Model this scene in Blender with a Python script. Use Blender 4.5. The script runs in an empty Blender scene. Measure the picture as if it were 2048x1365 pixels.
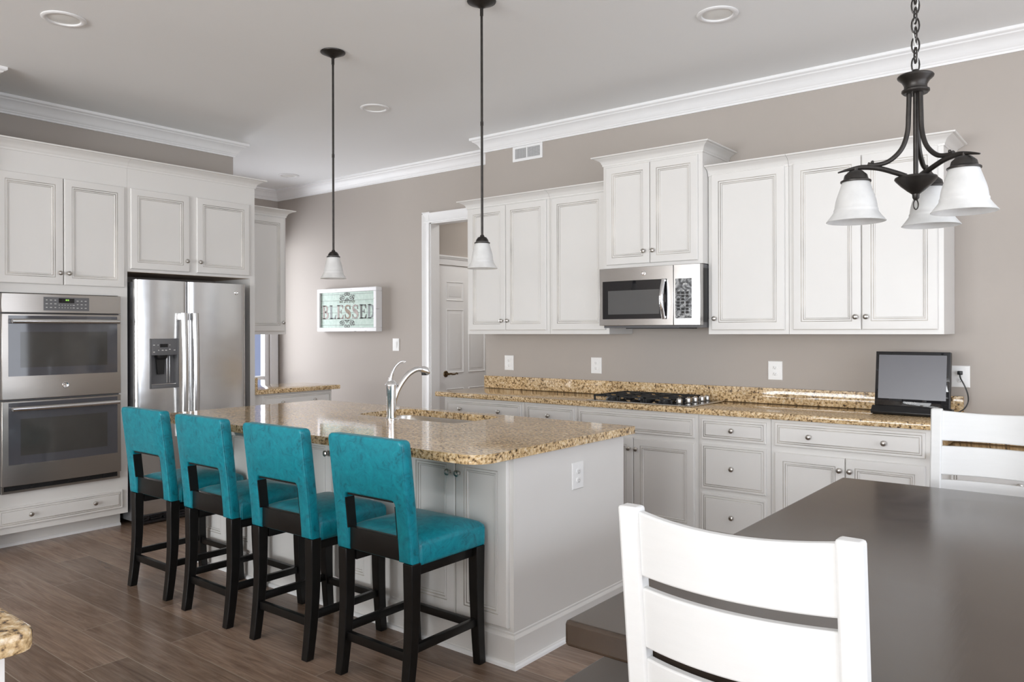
import bpy, bmesh, math, random
from mathutils import Matrix, Vector

random.seed(7)
C = bpy.context.scene.collection
SC = bpy.context.scene

# ------------------------------------------------------------------ camera
FPX = 1553.77
cam_d = bpy.data.cameras.new('camera')
cam = bpy.data.objects.new('camera', cam_d)
C.objects.link(cam)
cam.location = (4.318, -5.079, 1.395)
cam.matrix_world = Matrix.Translation((4.318, -5.079, 1.395)) @ Matrix.Rotation(0.671, 4, 'Z') @ Matrix.Rotation(math.pi/2, 4, 'X') @ Matrix.Rotation(-0.0026, 4, 'Z')
cam_d.sensor_width = 36.0
cam_d.sensor_fit = 'HORIZONTAL'
cam_d.lens = FPX/2048*36.0
cam_d.shift_y = (662.7-682.5)/2048
cam_d.clip_start = 0.02
SC.camera = cam

# ------------------------------------------------------------------ world, lights, exposure
SC.view_settings.view_transform = 'Standard'
SC.view_settings.look = 'None'
SC.view_settings.gamma = 1.0
SC.view_settings.use_curve_mapping = False
SC.view_settings.exposure = -0.09
SC.cycles.use_denoising = True
SC.cycles.max_bounces = 10
SC.cycles.diffuse_bounces = 6
SC.cycles.glossy_bounces = 5
SC.cycles.sample_clamp_indirect = 8.0

world = bpy.data.worlds.new('sky')
SC.world = world
world.use_nodes = True
_n = world.node_tree.nodes
_bg = _n['Background']
_bg.inputs[0].default_value = (0.66, 0.74, 1.0, 1)
_bg.inputs[1].default_value = 0.95

def area(name, loc, rot, sx, sy, power, col=(1, 1, 1)):
    l = bpy.data.lights.new(name, 'AREA')
    l.shape = 'RECTANGLE'; l.size = sx; l.size_y = sy; l.energy = power; l.color = col
    o = bpy.data.objects.new(name, l); C.objects.link(o)
    o.location = loc; o.rotation_euler = rot
    return o
CEIL = 3.043
XL, XR, YN, YF = -3.513, 6.4, -12.0, 0.365     # room extents; wall_back is y = 0
PI = math.pi
# daylight in the big windows behind and beside the photographer
area('rear_window_daylight', (2.6, YN+0.06, 1.5), (PI/2+0.78, 0, 0), 6.6, 2.3, 900, (0.96, 0.985, 1.0))
area('side_window_daylight', (XR-0.06, -3.6, 1.45), (PI/2+0.12, 0, PI/2), 4.6, 2.3, 115, (0.92, 0.96, 1.0))
# daylight outside the window in the far corner
area('corner_window_daylight', (-4.45, -0.75, 1.5), (PI/2-0.45, 0, -PI/2+0.35), 1.4, 1.9, 125, (0.94, 0.96, 1.0))
area('hallway_fill_light', (-0.35, 1.5, 2.98), (0, 0, 0), 0.5, 0.5, 16, (1.0, 0.97, 0.93))  # added unseen fill that brightens the hallway door, no real fixture

# ------------------------------------------------------------------ materials
def newmat(name):
    m = bpy.data.materials.new(name); m.use_nodes = True
    return m, m.node_tree.nodes, m.node_tree.links, m.node_tree.nodes['Principled BSDF']
def node(N, t, **kw):
    n = N.new(t)
    for k, v in kw.items():
        if k.startswith('i_'):
            n.inputs[k[2:].replace('_', ' ')].default_value = v
        else: setattr(n, k, v)
    return n
def ramp(N, stops):
    r = N.new('ShaderNodeValToRGB'); e = r.color_ramp.elements
    while len(e) < len(stops): e.new(0.5)
    for x, (p, c) in zip(e, stops): x.position = p; x.color = (*c, 1)
    return r
def objco(N, L, scale=(1, 1, 1), loc=(0, 0, 0), rot=(0, 0, 0)):
    t = N.new('ShaderNodeTexCoord'); m = N.new('ShaderNodeMapping')
    m.inputs['Scale'].default_value = scale; m.inputs['Location'].default_value = loc; m.inputs['Rotation'].default_value = rot
    L.new(t.outputs['Object'], m.inputs[0])
    return m.outputs[0]
def plain(name, col, rough=0.5, metal=0.0, spec=0.5, var=0.04, scale=6.0, bump=0.0, bscale=80, coat=0.0, stretch=(1, 1, 1)):
    m, N, L, B = newmat(name)
    B.inputs['Roughness'].default_value = rough; B.inputs['Metallic'].default_value = metal
    B.inputs['Specular IOR Level'].default_value = spec
    B.inputs['Coat Weight'].default_value = coat; B.inputs['Coat Roughness'].default_value = 0.1
    co = objco(N, L, stretch)
    n = node(N, 'ShaderNodeTexNoise', i_Scale=scale, i_Detail=4.0); L.new(co, n.inputs['Vector'])
    r = ramp(N, [(0.3, tuple(c*(1-var) for c in col)), (0.7, tuple(min(1, c*(1+var)) for c in col))])
    L.new(n.outputs['Fac'], r.inputs[0]); L.new(r.outputs[0], B.inputs['Base Color'])
    if bump:
        b = node(N, 'ShaderNodeTexNoise', i_Scale=bscale, i_Detail=3.0); L.new(co, b.inputs['Vector'])
        bp = node(N, 'ShaderNodeBump', i_Strength=bump, i_Distance=0.002); L.new(b.outputs['Fac'], bp.inputs['Height']); L.new(bp.outputs[0], B.inputs['Normal'])
    return m
M = {}
M['wall'] = plain('taupe_paint', (0.43, 0.39, 0.355), 0.75, spec=0.25, var=0.015, scale=1.5, bump=0.05, bscale=300)
M['ceil'] = plain('ceiling_paint', (0.87, 0.88, 0.88), 0.85, spec=0.2, var=0.01, scale=1.2)
M['trim'] = plain('white_trim_paint', (0.84, 0.84, 0.84), 0.45, var=0.01)
M['cream'] = plain('cream_cabinet_paint', (0.745, 0.732, 0.708), 0.42, var=0.012, scale=3)
M['white'] = plain('white_plastic', (0.86, 0.86, 0.85), 0.35, var=0.01)
M['chairw'] = plain('white_chair_paint', (0.68, 0.68, 0.67), 0.4, var=0.015, scale=9, bump=0.05, bscale=60, stretch=(1, 1, 6))
M['glaze'] = plain('antique_glaze', (0.46, 0.43, 0.39), 0.6, var=0.5, scale=4)
M['nickel'] = plain('brushed_nickel', (0.52, 0.50, 0.47), 0.28, 1.0, var=0.05, scale=40)
M['chrome'] = plain('chrome', (0.86, 0.86, 0.87), 0.06, 1.0, var=0.01)
M['bronze'] = plain('oil_rubbed_bronze', (0.035, 0.031, 0.028), 0.38, 0.6, var=0.3, scale=30)
M['brass'] = plain('aged_brass', (0.25, 0.19, 0.12), 0.3, 1.0, var=0.2, scale=30)
M['black'] = plain('black_plastic', (0.012, 0.012, 0.013), 0.35, var=0.1)
M['blackglass'] = plain('black_glass', (0.012, 0.012, 0.014), 0.04, spec=0.6, var=0.05)
M['ovenglass'] = plain('oven_glass', (0.075, 0.075, 0.085), 0.06, spec=0.8, var=0.05)
M['ovenwin'] = plain('oven_window', (0.058, 0.056, 0.052), 0.08, spec=0.7, var=0.1)
M['mwwin'] = plain('microwave_window', (0.10, 0.10, 0.10), 0.12, spec=0.6, var=0.03)
M['screen'] = plain('screen_glass', (0.07, 0.07, 0.085), 0.22, spec=0.7, var=0.03)
M['grey'] = plain('grey_plastic', (0.13, 0.13, 0.135), 0.4, var=0.04)
M['key'] = plain('key_legend', (0.62, 0.62, 0.60), 0.5, var=0.03)
M['stoolwood'] = plain('black_stool_wood', (0.007, 0.0065, 0.006), 0.32, spec=0.3, var=0.25, scale=25, bump=0.05, bscale=90)
M['castiron'] = plain('cast_iron', (0.010, 0.010, 0.010), 0.55, var=0.2, bump=0.15, bscale=200)
M['steelsink'] = plain('satin_steel', (0.62, 0.61, 0.59), 0.25, 1.0, var=0.04, scale=20)
M['bulb'] = plain('downlight_lens', (0.82, 0.82, 0.79), 0.3, var=0.02)
M['paleblue'] = plain('backdrop_daylight_blue', (0.58, 0.62, 0.72), 0.8, var=0.02)  # colour of the added backdrop, stands in for outdoor daylight
M['innerwood'] = plain('bare_panel_wood', (0.62, 0.49, 0.38), 0.6, var=0.1, stretch=(1, 1, 8))

def brushed(name, col, rough, axis):
    m, N, L, B = newmat(name)
    B.inputs['Metallic'].default_value = 1.0
    st = [260, 260, 260]; st[axis] = 2.0
    co = objco(N, L, tuple(st))
    n = node(N, 'ShaderNodeTexNoise', i_Scale=1.0, i_Detail=2.0); L.new(co, n.inputs['Vector'])
    r = ramp(N, [(0.3, tuple(c*0.985 for c in col)), (0.7, tuple(c*1.015 for c in col))]); L.new(n.outputs['Fac'], r.inputs[0]); L.new(r.outputs[0], B.inputs['Base Color'])
    rr = node(N, 'ShaderNodeMapRange', i_To_Min=rough*0.96, i_To_Max=rough*1.05); L.new(n.outputs['Fac'], rr.inputs[0]); L.new(rr.outputs[0], B.inputs['Roughness'])
    co2 = objco(N, L, (1.6, 1.6, 3.2))
    n2 = node(N, 'ShaderNodeTexNoise', i_Scale=1.0, i_Detail=2.0); L.new(co2, n2.inputs['Vector'])
    bp = node(N, 'ShaderNodeBump', i_Strength=0.10, i_Distance=0.05); L.new(n2.outputs['Fac'], bp.inputs['Height']); L.new(bp.outputs[0], B.inputs['Normal'])
    return m
M['steel'] = brushed('brushed_steel', (0.70, 0.70, 0.70), 0.24, 1)
M['steelx'] = brushed('brushed_steel_wide', (0.56, 0.55, 0.54), 0.26, 0)
M['ovensteel'] = brushed('oven_steel', (0.43, 0.40, 0.37), 0.28, 1)

def granite(name):
    m, N, L, B = newmat(name)
    co = objco(N, L)
    n1 = node(N, 'ShaderNodeTexNoise', i_Scale=78.0, i_Detail=5.0, i_Roughness=0.6); L.new(co, n1.inputs['Vector'])
    r1 = ramp(N, [(0.335, (0.045, 0.036, 0.030)), (0.39, (0.21, 0.135, 0.07)), (0.45, (0.52, 0.36, 0.185)), (0.54, (0.70, 0.52, 0.295)), (0.66, (0.82, 0.71, 0.53))])
    L.new(n1.outputs['Fac'], r1.inputs[0])
    v = node(N, 'ShaderNodeTexVoronoi', i_Scale=130.0); L.new(co, v.inputs['Vector'])
    r2 = ramp(N, [(0.0, (0.35, 0.33, 0.3)), (0.18, (0.8, 0.78, 0.75)), (0.5, (1, 1, 1))]); L.new(v.outputs['Color'], r2.inputs[0])
    mx = node(N, 'ShaderNodeMix', data_type='RGBA', blend_type='MULTIPLY'); mx.inputs[0].default_value = 0.8
    L.new(r1.outputs[0], mx.inputs[6]); L.new(r2.outputs[0], mx.inputs[7])
    n3 = node(N, 'ShaderNodeTexNoise', i_Scale=5.0, i_Detail=3.0); L.new(co, n3.inputs['Vector'])
    r3 = ramp(N, [(0.3, (0.86, 0.84, 0.82)), (0.7, (1.1, 1.08, 1.05))]); L.new(n3.outputs['Fac'], r3.inputs[0])
    mx2 = node(N, 'ShaderNodeMix', data_type='RGBA', blend_type='MULTIPLY'); mx2.inputs[0].default_value = 1.0
    L.new(mx.outputs[2], mx2.inputs[6]); L.new(r3.outputs[0], mx2.inputs[7])
    L.new(mx2.outputs[2], B.inputs['Base Color'])
    B.inputs['Roughness'].default_value = 0.06; B.inputs['Specular IOR Level'].default_value = 0.5
    return m
M['granite'] = granite('speckled_gold_granite')

def floor_mat():
    m, N, L, B = newmat('brown_plank_floor')
    co = objco(N, L, loc=(0.3, 0.075, 0))
    br = node(N, 'ShaderNodeTexBrick', i_Scale=1.0, i_Mortar_Size=0.0022, i_Mortar_Smooth=0.2, i_Brick_Width=1.25, i_Row_Height=0.19, i_Bias=0.0)
    br.offset = 0.37; br.offset_frequency = 2
    br.inputs['Color1'].default_value = (0, 0, 0, 1); br.inputs['Color2'].default_value = (1, 1, 1, 1); br.inputs['Mortar'].default_value = (0.5, 0.5, 0.5, 1)
    L.new(co, br.inputs['Vector'])
    # plank wise offset for grain
    sep = node(N, 'ShaderNodeSeparateColor'); L.new(br.outputs['Color'], sep.inputs[0])
    cmb = N.new('ShaderNodeCombineXYZ')
    mul = node(N, 'ShaderNodeMath', operation='MULTIPLY'); mul.inputs[1].default_value = 13.0; L.new(sep.outputs[0], mul.inputs[0])
    L.new(mul.outputs[0], cmb.inputs[0]); L.new(mul.outputs[0], cmb.inputs[2])
    add = node(N, 'ShaderNodeVectorMath', operation='ADD'); L.new(co, add.inputs[0]); L.new(cmb.outputs[0], add.inputs[1])
    mp = N.new('ShaderNodeMapping'); mp.inputs['Scale'].default_value = (1.6, 14.0, 1.0); L.new(add.outputs[0], mp.inputs[0])
    n1 = node(N, 'ShaderNodeTexNoise', i_Scale=1.3, i_Detail=7.0, i_Roughness=0.62, i_Distortion=1.4); L.new(mp.outputs[0], n1.inputs['Vector'])
    r1 = ramp(N, [(0.28, (0.165, 0.106, 0.075)), (0.45, (0.245, 0.167, 0.120)), (0.60, (0.30, 0.212, 0.158)), (0.78, (0.37, 0.278, 0.215))]); L.new(n1.outputs['Fac'], r1.inputs[0])
    mp2 = N.new('ShaderNodeMapping'); mp2.inputs['Scale'].default_value = (6, 150.0, 1.0); L.new(add.outputs[0], mp2.inputs[0])
    n2 = node(N, 'ShaderNodeTexNoise', i_Scale=1.0, i_Detail=3.0); L.new(mp2.outputs[0], n2.inputs['Vector'])
    r2 = ramp(N, [(0.3, (0.80, 0.80, 0.80)), (0.7, (1.12, 1.12, 1.12))]); L.new(n2.outputs['Fac'], r2.inputs[0])
    mx = node(N, 'ShaderNodeMix', data_type='RGBA', blend_type='MULTIPLY'); mx.inputs[0].default_value = 1.0
    L.new(r1.outputs[0], mx.inputs[6]); L.new(r2.outputs[0], mx.inputs[7])
    tone = ramp(N, [(0.0, (0.76, 0.74, 0.72)), (1.0, (1.2, 1.18, 1.17))]); L.new(sep.outputs[0], tone.inputs[0])
    mx2 = node(N, 'ShaderNodeMix', data_type='RGBA', blend_type='MULTIPLY'); mx2.inputs[0].default_value = 1.0
    L.new(mx.outputs[2], mx2.inputs[6]); L.new(tone.outputs[0], mx2.inputs[7])
    mx3 = node(N, 'ShaderNodeMix', data_type='RGBA'); L.new(br.outputs['Fac'], mx3.inputs[0]); L.new(mx2.outputs[2], mx3.inputs[6])
    mx3.inputs[7].default_value = (0.36, 0.285, 0.225, 1)
    L.new(mx3.outputs[2], B.inputs['Base Color'])
    B.inputs['Roughness'].default_value = 0.27
    bp = node(N, 'ShaderNodeBump', i_Strength=0.12, i_Distance=0.002); L.new(n2.outputs['Fac'], bp.inputs['Height']); L.new(bp.outputs[0], B.inputs['Normal'])
    return m
M['floor'] = floor_mat()

def leather():
    m, N, L, B = newmat('turquoise_leather')
    co = objco(N, L)
    n1 = node(N, 'ShaderNodeTexNoise', i_Scale=17.0, i_Detail=10.0, i_Roughness=0.72, i_Distortion=1.6); L.new(co, n1.inputs['Vector'])
    r1 = ramp(N, [(0.32, (0.0, 0.10, 0.135)), (0.45, (0.0, 0.195, 0.255)), (0.66, (0.002, 0.275, 0.345))]); L.new(n1.outputs['Fac'], r1.inputs[0])
    L.new(r1.outputs[0], B.inputs['Base Color'])
    B.inputs['Roughness'].default_value = 0.36; B.inputs['Specular IOR Level'].default_value = 0.5
    n2 = node(N, 'ShaderNodeTexNoise', i_Scale=120.0, i_Detail=4.0); L.new(co, n2.inputs['Vector'])
    bp = node(N, 'ShaderNodeBump', i_Strength=0.16, i_Distance=0.002); L.new(n2.outputs['Fac'], bp.inputs['Height']); L.new(bp.outputs[0], B.inputs['Normal'])
    return m
M['leather'] = leather()

def table_mat():
    m, N, L, B = newmat('espresso_table_wood')
    co = objco(N, L, (1, 1, 1))
    n1 = node(N, 'ShaderNodeTexNoise', i_Scale=3.0, i_Detail=6.0, i_Roughness=0.65, i_Distortion=0.8); L.new(co, n1.inputs['Vector'])
    r1 = ramp(N, [(0.3, (0.034, 0.021, 0.013)), (0.7, (0.058, 0.039, 0.026))]); L.new(n1.outputs['Fac'], r1.inputs[0]); L.new(r1.outputs[0], B.inputs['Base Color'])
    rr = node(N, 'ShaderNodeMapRange', i_To_Min=0.13, i_To_Max=0.27); L.new(n1.outputs['Fac'], rr.inputs[0]); L.new(rr.outputs[0], B.inputs['Roughness'])
    B.inputs['Specular IOR Level'].default_value = 0.7
    co2 = objco(N, L, (70, 9, 10), rot=(0, 0, 0.9))
    n2 = node(N, 'ShaderNodeTexNoise', i_Scale=1.0, i_Detail=4.0); L.new(co2, n2.inputs['Vector'])
    bp = node(N, 'ShaderNodeBump', i_Strength=0.06, i_Distance=0.002); L.new(n2.outputs['Fac'], bp.inputs['Height']); L.new(bp.outputs[0], B.inputs['Normal'])
    return m
M['table'] = table_mat()

def frosted():
    m, N, L, B = newmat('frosted_white_glass')
    co = objco(N, L)
    n1 = node(N, 'ShaderNodeTexNoise', i_Scale=18.0, i_Detail=4.0); L.new(co, n1.inputs['Vector'])
    r1 = ramp(N, [(0.3, (0.78, 0.78, 0.77)), (0.7, (0.9, 0.9, 0.89))]); L.new(n1.outputs['Fac'], r1.inputs[0]); L.new(r1.outputs[0], B.inputs['Base Color'])
    B.inputs['Roughness'].default_value = 0.45; B.inputs['Subsurface Weight'].default_value = 0.0
    tr = N.new('ShaderNodeBsdfTranslucent'); L.new(r1.outputs[0], tr.inputs[0])
    mix = N.new('ShaderNodeMixShader'); mix.inputs[0].default_value = 0.42
    L.new(B.outputs[0], mix.inputs[1]); L.new(tr.outputs[0], mix.inputs[2])
    L.new(mix.outputs[0], N['Material Output'].inputs[0])
    return m
M['frost'] = frosted()

def pane_glass():
    m, N, L, B = newmat('window_glass')
    t = N.new('ShaderNodeBsdfTransparent'); g = N.new('ShaderNodeBsdfGlossy'); g.inputs['Roughness'].default_value = 0.02
    lw = N.new('ShaderNodeLayerWeight'); lw.inputs[0].default_value = 0.1
    mix = N.new('ShaderNodeMixShader'); L.new(lw.outputs['Fresnel'], mix.inputs[0]); L.new(t.outputs[0], mix.inputs[1]); L.new(g.outputs[0], mix.inputs[2])
    L.new(mix.outputs[0], N['Material Output'].inputs[0])
    return m
M['pane'] = pane_glass()

def mint():
    m, N, L, B = newmat('mint_planks')
    co = objco(N, L)
    n1 = node(N, 'ShaderNodeTexNoise', i_Scale=30.0, i_Detail=5.0); L.new(co, n1.inputs['Vector'])
    r1 = ramp(N, [(0.3, (0.42, 0.55, 0.48)), (0.7, (0.56, 0.67, 0.60))]); L.new(n1.outputs['Fac'], r1.inputs[0])
    w = node(N, 'ShaderNodeSeparateXYZ'); L.new(co, w.inputs[0])
    a = node(N, 'ShaderNodeMath', operation='MULTIPLY'); a.inputs[1].default_value = 1/0.066; L.new(w.outputs['Z'], a.inputs[0])
    f = node(N, 'ShaderNodeMath', operation='FRACT'); L.new(a.outputs[0], f.inputs[0])
    c = node(N, 'ShaderNodeMath', operation='LESS_THAN'); c.inputs[1].default_value = 0.06; L.new(f.outputs[0], c.inputs[0])
    mx = node(N, 'ShaderNodeMix', data_type='RGBA'); L.new(c.outputs[0], mx.inputs[0]); L.new(r1.outputs[0], mx.inputs[6]); mx.inputs[7].default_value = (0.16, 0.2, 0.17, 1)
    L.new(mx.outputs[2], B.inputs['Base Color']); B.inputs['Specular IOR Level'].default_value = 0.25; B.inputs['Roughness'].default_value = 0.5
    return m
M['mint'] = mint()

def film():
    m, N, L, B = newmat('peeling_keypad_film')
    co = objco(N, L)
    n1 = node(N, 'ShaderNodeTexNoise', i_Scale=16.0, i_Detail=5.0, i_Distortion=2.5); L.new(co, n1.inputs['Vector'])
    r1 = ramp(N, [(0.40, (0.02, 0.02, 0.022)), (0.47, (0.10, 0.105, 0.11)), (0.53, (0.15, 0.155, 0.16)), (0.56, (0.45, 0.46, 0.46)), (0.60, (0.13, 0.135, 0.14))]); L.new(n1.outputs['Fac'], r1.inputs[0])
    L.new(r1.outputs[0], B.inputs['Base Color']); B.inputs['Roughness'].default_value = 0.3
    return m
M['film'] = film()
def glow(name, col, s):
    m, N, L, B = newmat(name)
    B.inputs['Base Color'].default_value = (0.01, 0.01, 0.01, 1); B.inputs['Emission Color'].default_value = (*col, 1); B.inputs['Emission Strength'].default_value = s
    return m
M['digits'] = glow('green_digits', (0.45, 0.95, 0.15), 0.8)

# ------------------------------------------------------------------ mesh helpers
LOC = {}
class MB:
    def __init__(s, F=None): s.v = []; s.f = []; s.m = []; s.F = F
    def add(s, vs, fs, m=0):
        b = len(s.v)
        s.v += [tuple(s.F(*p)) if s.F else tuple(p) for p in vs]
        for k in fs: s.f.append([i+b for i in k]); s.m.append(m)
        return s
    def box(s, x0, x1, y0, y1, z0, z1, m=0, bev=0.0, seg=2):
        if bev:
            bm = bmesh.new(); bmesh.ops.create_cube(bm, size=1)
            for v in bm.verts: v.co = ((x0+x1)/2+v.co.x*(x1-x0), (y0+y1)/2+v.co.y*(y1-y0), (z0+z1)/2+v.co.z*(z1-z0))
            bmesh.ops.bevel(bm, geom=bm.edges[:], offset=bev, segments=seg, affect='EDGES', profile=0.6)
            return s.bm(bm, m)
        v = [(x, y, z) for x in (x0, x1) for y in (y0, y1) for z in (z0, z1)]
        return s.add(v, [(0, 1, 3, 2), (4, 6, 7, 5), (0, 4, 5, 1), (2, 3, 7, 6), (0, 2, 6, 4), (1, 5, 7, 3)], m)
    def bm(s, bm, m=0, mat=None):
        bm.verts.index_update()
        s.add([tuple(mat @ v.co) if mat else tuple(v.co) for v in bm.verts], [[v.index for v in f.verts] for f in bm.faces], m)
        bm.free(); return s
    def prism(s, poly, plane, a, b, m=0):
        n = len(poly)
        P = {'xy': lambda p, h: (p[0], p[1], h), 'xz': lambda p, h: (p[0], h, p[1]), 'yz': lambda p, h: (h, p[0], p[1])}[plane]
        v = [P(p, a) for p in poly]+[P(p, b) for p in poly]
        return s.add(v, [list(range(n))[::-1], list(range(n, 2*n))]+[(i, (i+1) % n, n+(i+1) % n, n+i) for i in range(n)], m)
    def lathe(s, prof, c=(0, 0, 0), axis='z', n=28, m=0, cap=True):
        v = []; f = []
        for r, h in prof:
            for i in range(n):
                a = 2*PI*i/n; x, y = r*math.cos(a), r*math.sin(a)
                p = {'z': (x, y, h), 'x': (h, x, y), 'y': (x, h, y)}[axis]
                v.append((c[0]+p[0], c[1]+p[1], c[2]+p[2]))
        k = len(prof)
        for j in range(k-1):
            for i in range(n): f.append((j*n+i, j*n+(i+1) % n, (j+1)*n+(i+1) % n, (j+1)*n+i))
        if cap: f.append(list(range(n))[::-1]); f.append(list(range((k-1)*n, k*n)))
        return s.add(v, f, m)
    def tube(s, pts, r, n=8, m=0, flat=1.0, closed=False):
        P = [Vector(p) for p in pts]; K = len(P); rs = r if isinstance(r, (list, tuple)) else [r]*K
        v = []; f = []; up = None
        for i, p in enumerate(P):
            if closed: t = (P[(i+1) % K]-P[i-1])
            else: t = P[min(i+1, K-1)]-P[max(i-1, 0)]
            t = t.normalized() if t.length > 1e-9 else Vector((0, 0, 1))
            if up is None: up = Vector((0, 0, 1)) if abs(t.z) < 0.9 else Vector((1, 0, 0))
            a = t.cross(up).normalized(); b = a.cross(t).normalized(); up = b
            for k in range(n):
                q = 2*PI*k/n
                v.append(tuple(p+a*(math.cos(q)*rs[i])+b*(math.sin(q)*rs[i]*flat)))
        for i in range(K if closed else K-1):
            j = (i+1) % K
            for k in range(n): f.append((i*n+k, i*n+(k+1) % n, j*n+(k+1) % n, j*n+k))
        if not closed: f.append(list(range(n))[::-1]); f.append(list(range((K-1)*n, K*n)))
        return s.add(v, f, m)
    def loft(s, rings, m=0, cap=True, mats=None):
        n = len(rings[0]); v = [p for r in rings for p in r]
        for j in range(len(rings)-1):
            f = [(j*n+i, j*n+(i+1) % n, (j+1)*n+(i+1) % n, (j+1)*n+i) for i in range(n)]
            if j == 0: base = len(s.v); s.add(v, f, mats[j] if mats else m)
            else:
                for k in f: s.f.append([i+base for i in k]); s.m.append(mats[j] if mats else m)
        if cap:
            s.f.append([base+i for i in range(n)][::-1]); s.m.append(m)
            s.f.append([base+(len(rings)-1)*n+i for i in range(n)]); s.m.append(m)
        return s
    def build(s, name, mats, parent=None, smooth=35, bevel=0.0, subsurf=0):
        if not isinstance(mats, (list, tuple)): mats = [mats]
        off = LOC[parent] if parent else Vector((0, 0, 0))
        me = bpy.data.meshes.new(name)
        me.from_pydata([tuple(Vector(p)-off) for p in s.v], [], s.f)
        for m in mats: me.materials.append(m)
        me.polygons.foreach_set('material_index', s.m)
        bm = bmesh.new(); bm.from_mesh(me); bmesh.ops.recalc_face_normals(bm, faces=bm.faces[:]); bm.to_mesh(me); bm.free()
        me.polygons.foreach_set('use_smooth', [True]*len(me.polygons))
        me.set_sharp_from_angle(angle=math.radians(smooth))
        me.update()
        o = bpy.data.objects.new(name, me); C.objects.link(o)
        if parent: o.parent = parent
        LOC[o] = off
        if bevel:
            b = o.modifiers.new('bevel', 'BEVEL'); b.width = bevel; b.segments = 2; b.limit_method = 'ANGLE'; b.angle_limit = math.radians(40)
        if subsurf:
            q = o.modifiers.new('subsurf', 'SUBSURF'); q.levels = q.render_levels = subsurf
        return o
def tag(o, label, cat, group=None):
    o['label'] = label; o['category'] = cat
    if group: o['group'] = group
    return o
def thing(name, label, cat, loc=(0, 0, 0), group=None):
    o = bpy.data.objects.new(name, None); C.objects.link(o); o.location = loc; o.empty_display_size = 0.1
    LOC[o] = Vector(loc)
    return tag(o, label, cat, group)
def struct(o): o['kind'] = 'structure'; return o
def copy_tree(o, parent=None):
    c = o.copy(); C.objects.link(c); LOC[c] = LOC[o]
    if parent: c.parent = parent
    for ch in list(o.children): copy_tree(ch, c)
    return c
def sweep(path, prof, side=1, seg=None):
    """mitred moulding: path of (x,y); prof of (out, z); side=+1 puts it to the left of the path; seg = only these segments"""
    P = [Vector((p[0], p[1])) for p in path]; K = len(P); nr = []
    for i in range(K-1):
        t = (P[i+1]-P[i]).normalized(); nr.append(Vector((-t.y, t.x))*side)
    off = []
    for i in range(K):
        if i == 0: off.append(nr[0])
        elif i == K-1: off.append(nr[-1])
        else:
            a, b = nr[i-1], nr[i]; d = a+b; off.append(d/(d.dot(a)) if abs(d.dot(a)) > 1e-6 else a)
    b = MB()
    for i in range(K-1):
        if seg is not None and i not in seg: continue
        rings = [[(P[j].x+off[j].x*o_, P[j].y+off[j].y*o_, z) for o_, z in prof] for j in (i, i+1)]
        b.loft(rings)
    return b

Fb = lambda u, d, w: (u, -d, w)        # fronts that face the photographer's side (-y)
Fl = lambda u, d, w: (d, u, w)         # fronts that face +x

KNOB_PROF = [(0.0075, 0.0), (0.0065, 0.004), (0.005, 0.010), (0.006, 0.014), (0.013, 0.017), (0.0155, 0.021), (0.0145, 0.025), (0.009, 0.0285), (0.002, 0.0295)]
def _knob_mesh(name, sgn, axis):
    b = MB().lathe([(r, sgn*h) for r, h in KNOB_PROF], axis=axis, n=20)
    o = b.build(name, M['nickel']); me = o.data; bpy.data.objects.remove(o); return me
KNOB_B = _knob_mesh('knob_mesh', -1, 'y'); KNOB_L = _knob_mesh('knob_mesh_side', 1, 'x')
def knob(parent, F, u, d, w):
    o = bpy.data.objects.new('knob', KNOB_B if F is Fb else KNOB_L); C.objects.link(o)
    o.parent = parent; LOC[o] = LOC[parent]; o.location = Vector(F(u, d, w))-LOC[parent]
    return o
DOOR = [(0.0, 0.0, 0), (0.0, 0.015, 0), (0.004, 0.0195, 0), (0.007, 0.020, 0), (0.048, 0.020, 1), (0.0495, 0.017, 1), (0.051, 0.017, 0), (0.053, 0.0195, 0), (0.060, 0.0185, 1), (0.0615, 0.0155, 1), (0.0635, 0.0150, 0), (0.0665, 0.0165, 0), (0.0705, 0.0135, 1), (0.0722, 0.0105, 0)]
DRAWER = [(0.0, 0.0, 0), (0.0, 0.012, 0), (0.003, 0.0145, 0), (0.0135, 0.0145, 1), (0.015, 0.012, 1), (0.0165, 0.012, 0), (0.0185, 0.0165, 0), (0.0245, 0.0175, 1), (0.0258, 0.0155, 1), (0.0275, 0.0155, 0), (0.0300, 0.020, 0)]
def panel(parent, name, F, u0, u1, w0, w1, d0, style=DOOR, knobs=(), mats=None):
    b = MB(F)
    rings = []; ms = []
    for ins, d, m in style:
        rings.append([(u0+ins, d0+d, w0+ins), (u1-ins, d0+d, w0+ins), (u1-ins, d0+d, w1-ins), (u0+ins, d0+d, w1-ins)]); ms.append(m)
    b.loft(rings, mats=ms)
    o = b.build(name, mats or [M['cream'], M['glaze']], parent, smooth=20)
    for u, w in knobs: knob(o, F, u, d0+0.0195, w)
    return o
CROWN = [(0.0, -0.062), (0.006, -0.062), (0.007, -0.050), (0.011, -0.046), (0.014, -0.036), (0.022, -0.026), (0.036, -0.018), (0.046, -0.013), (0.050, -0.010), (0.062, -0.009), (0.066, -0.006), (0.066, 0.0), (0.0, 0.0)]
def cab_crown(parent, path, ztop, side, scale=1.0):
    return sweep(path, [(o*scale, ztop+z*scale) for o, z in CROWN], side).build('crown_molding', M['cream'], parent, smooth=30)

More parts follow.
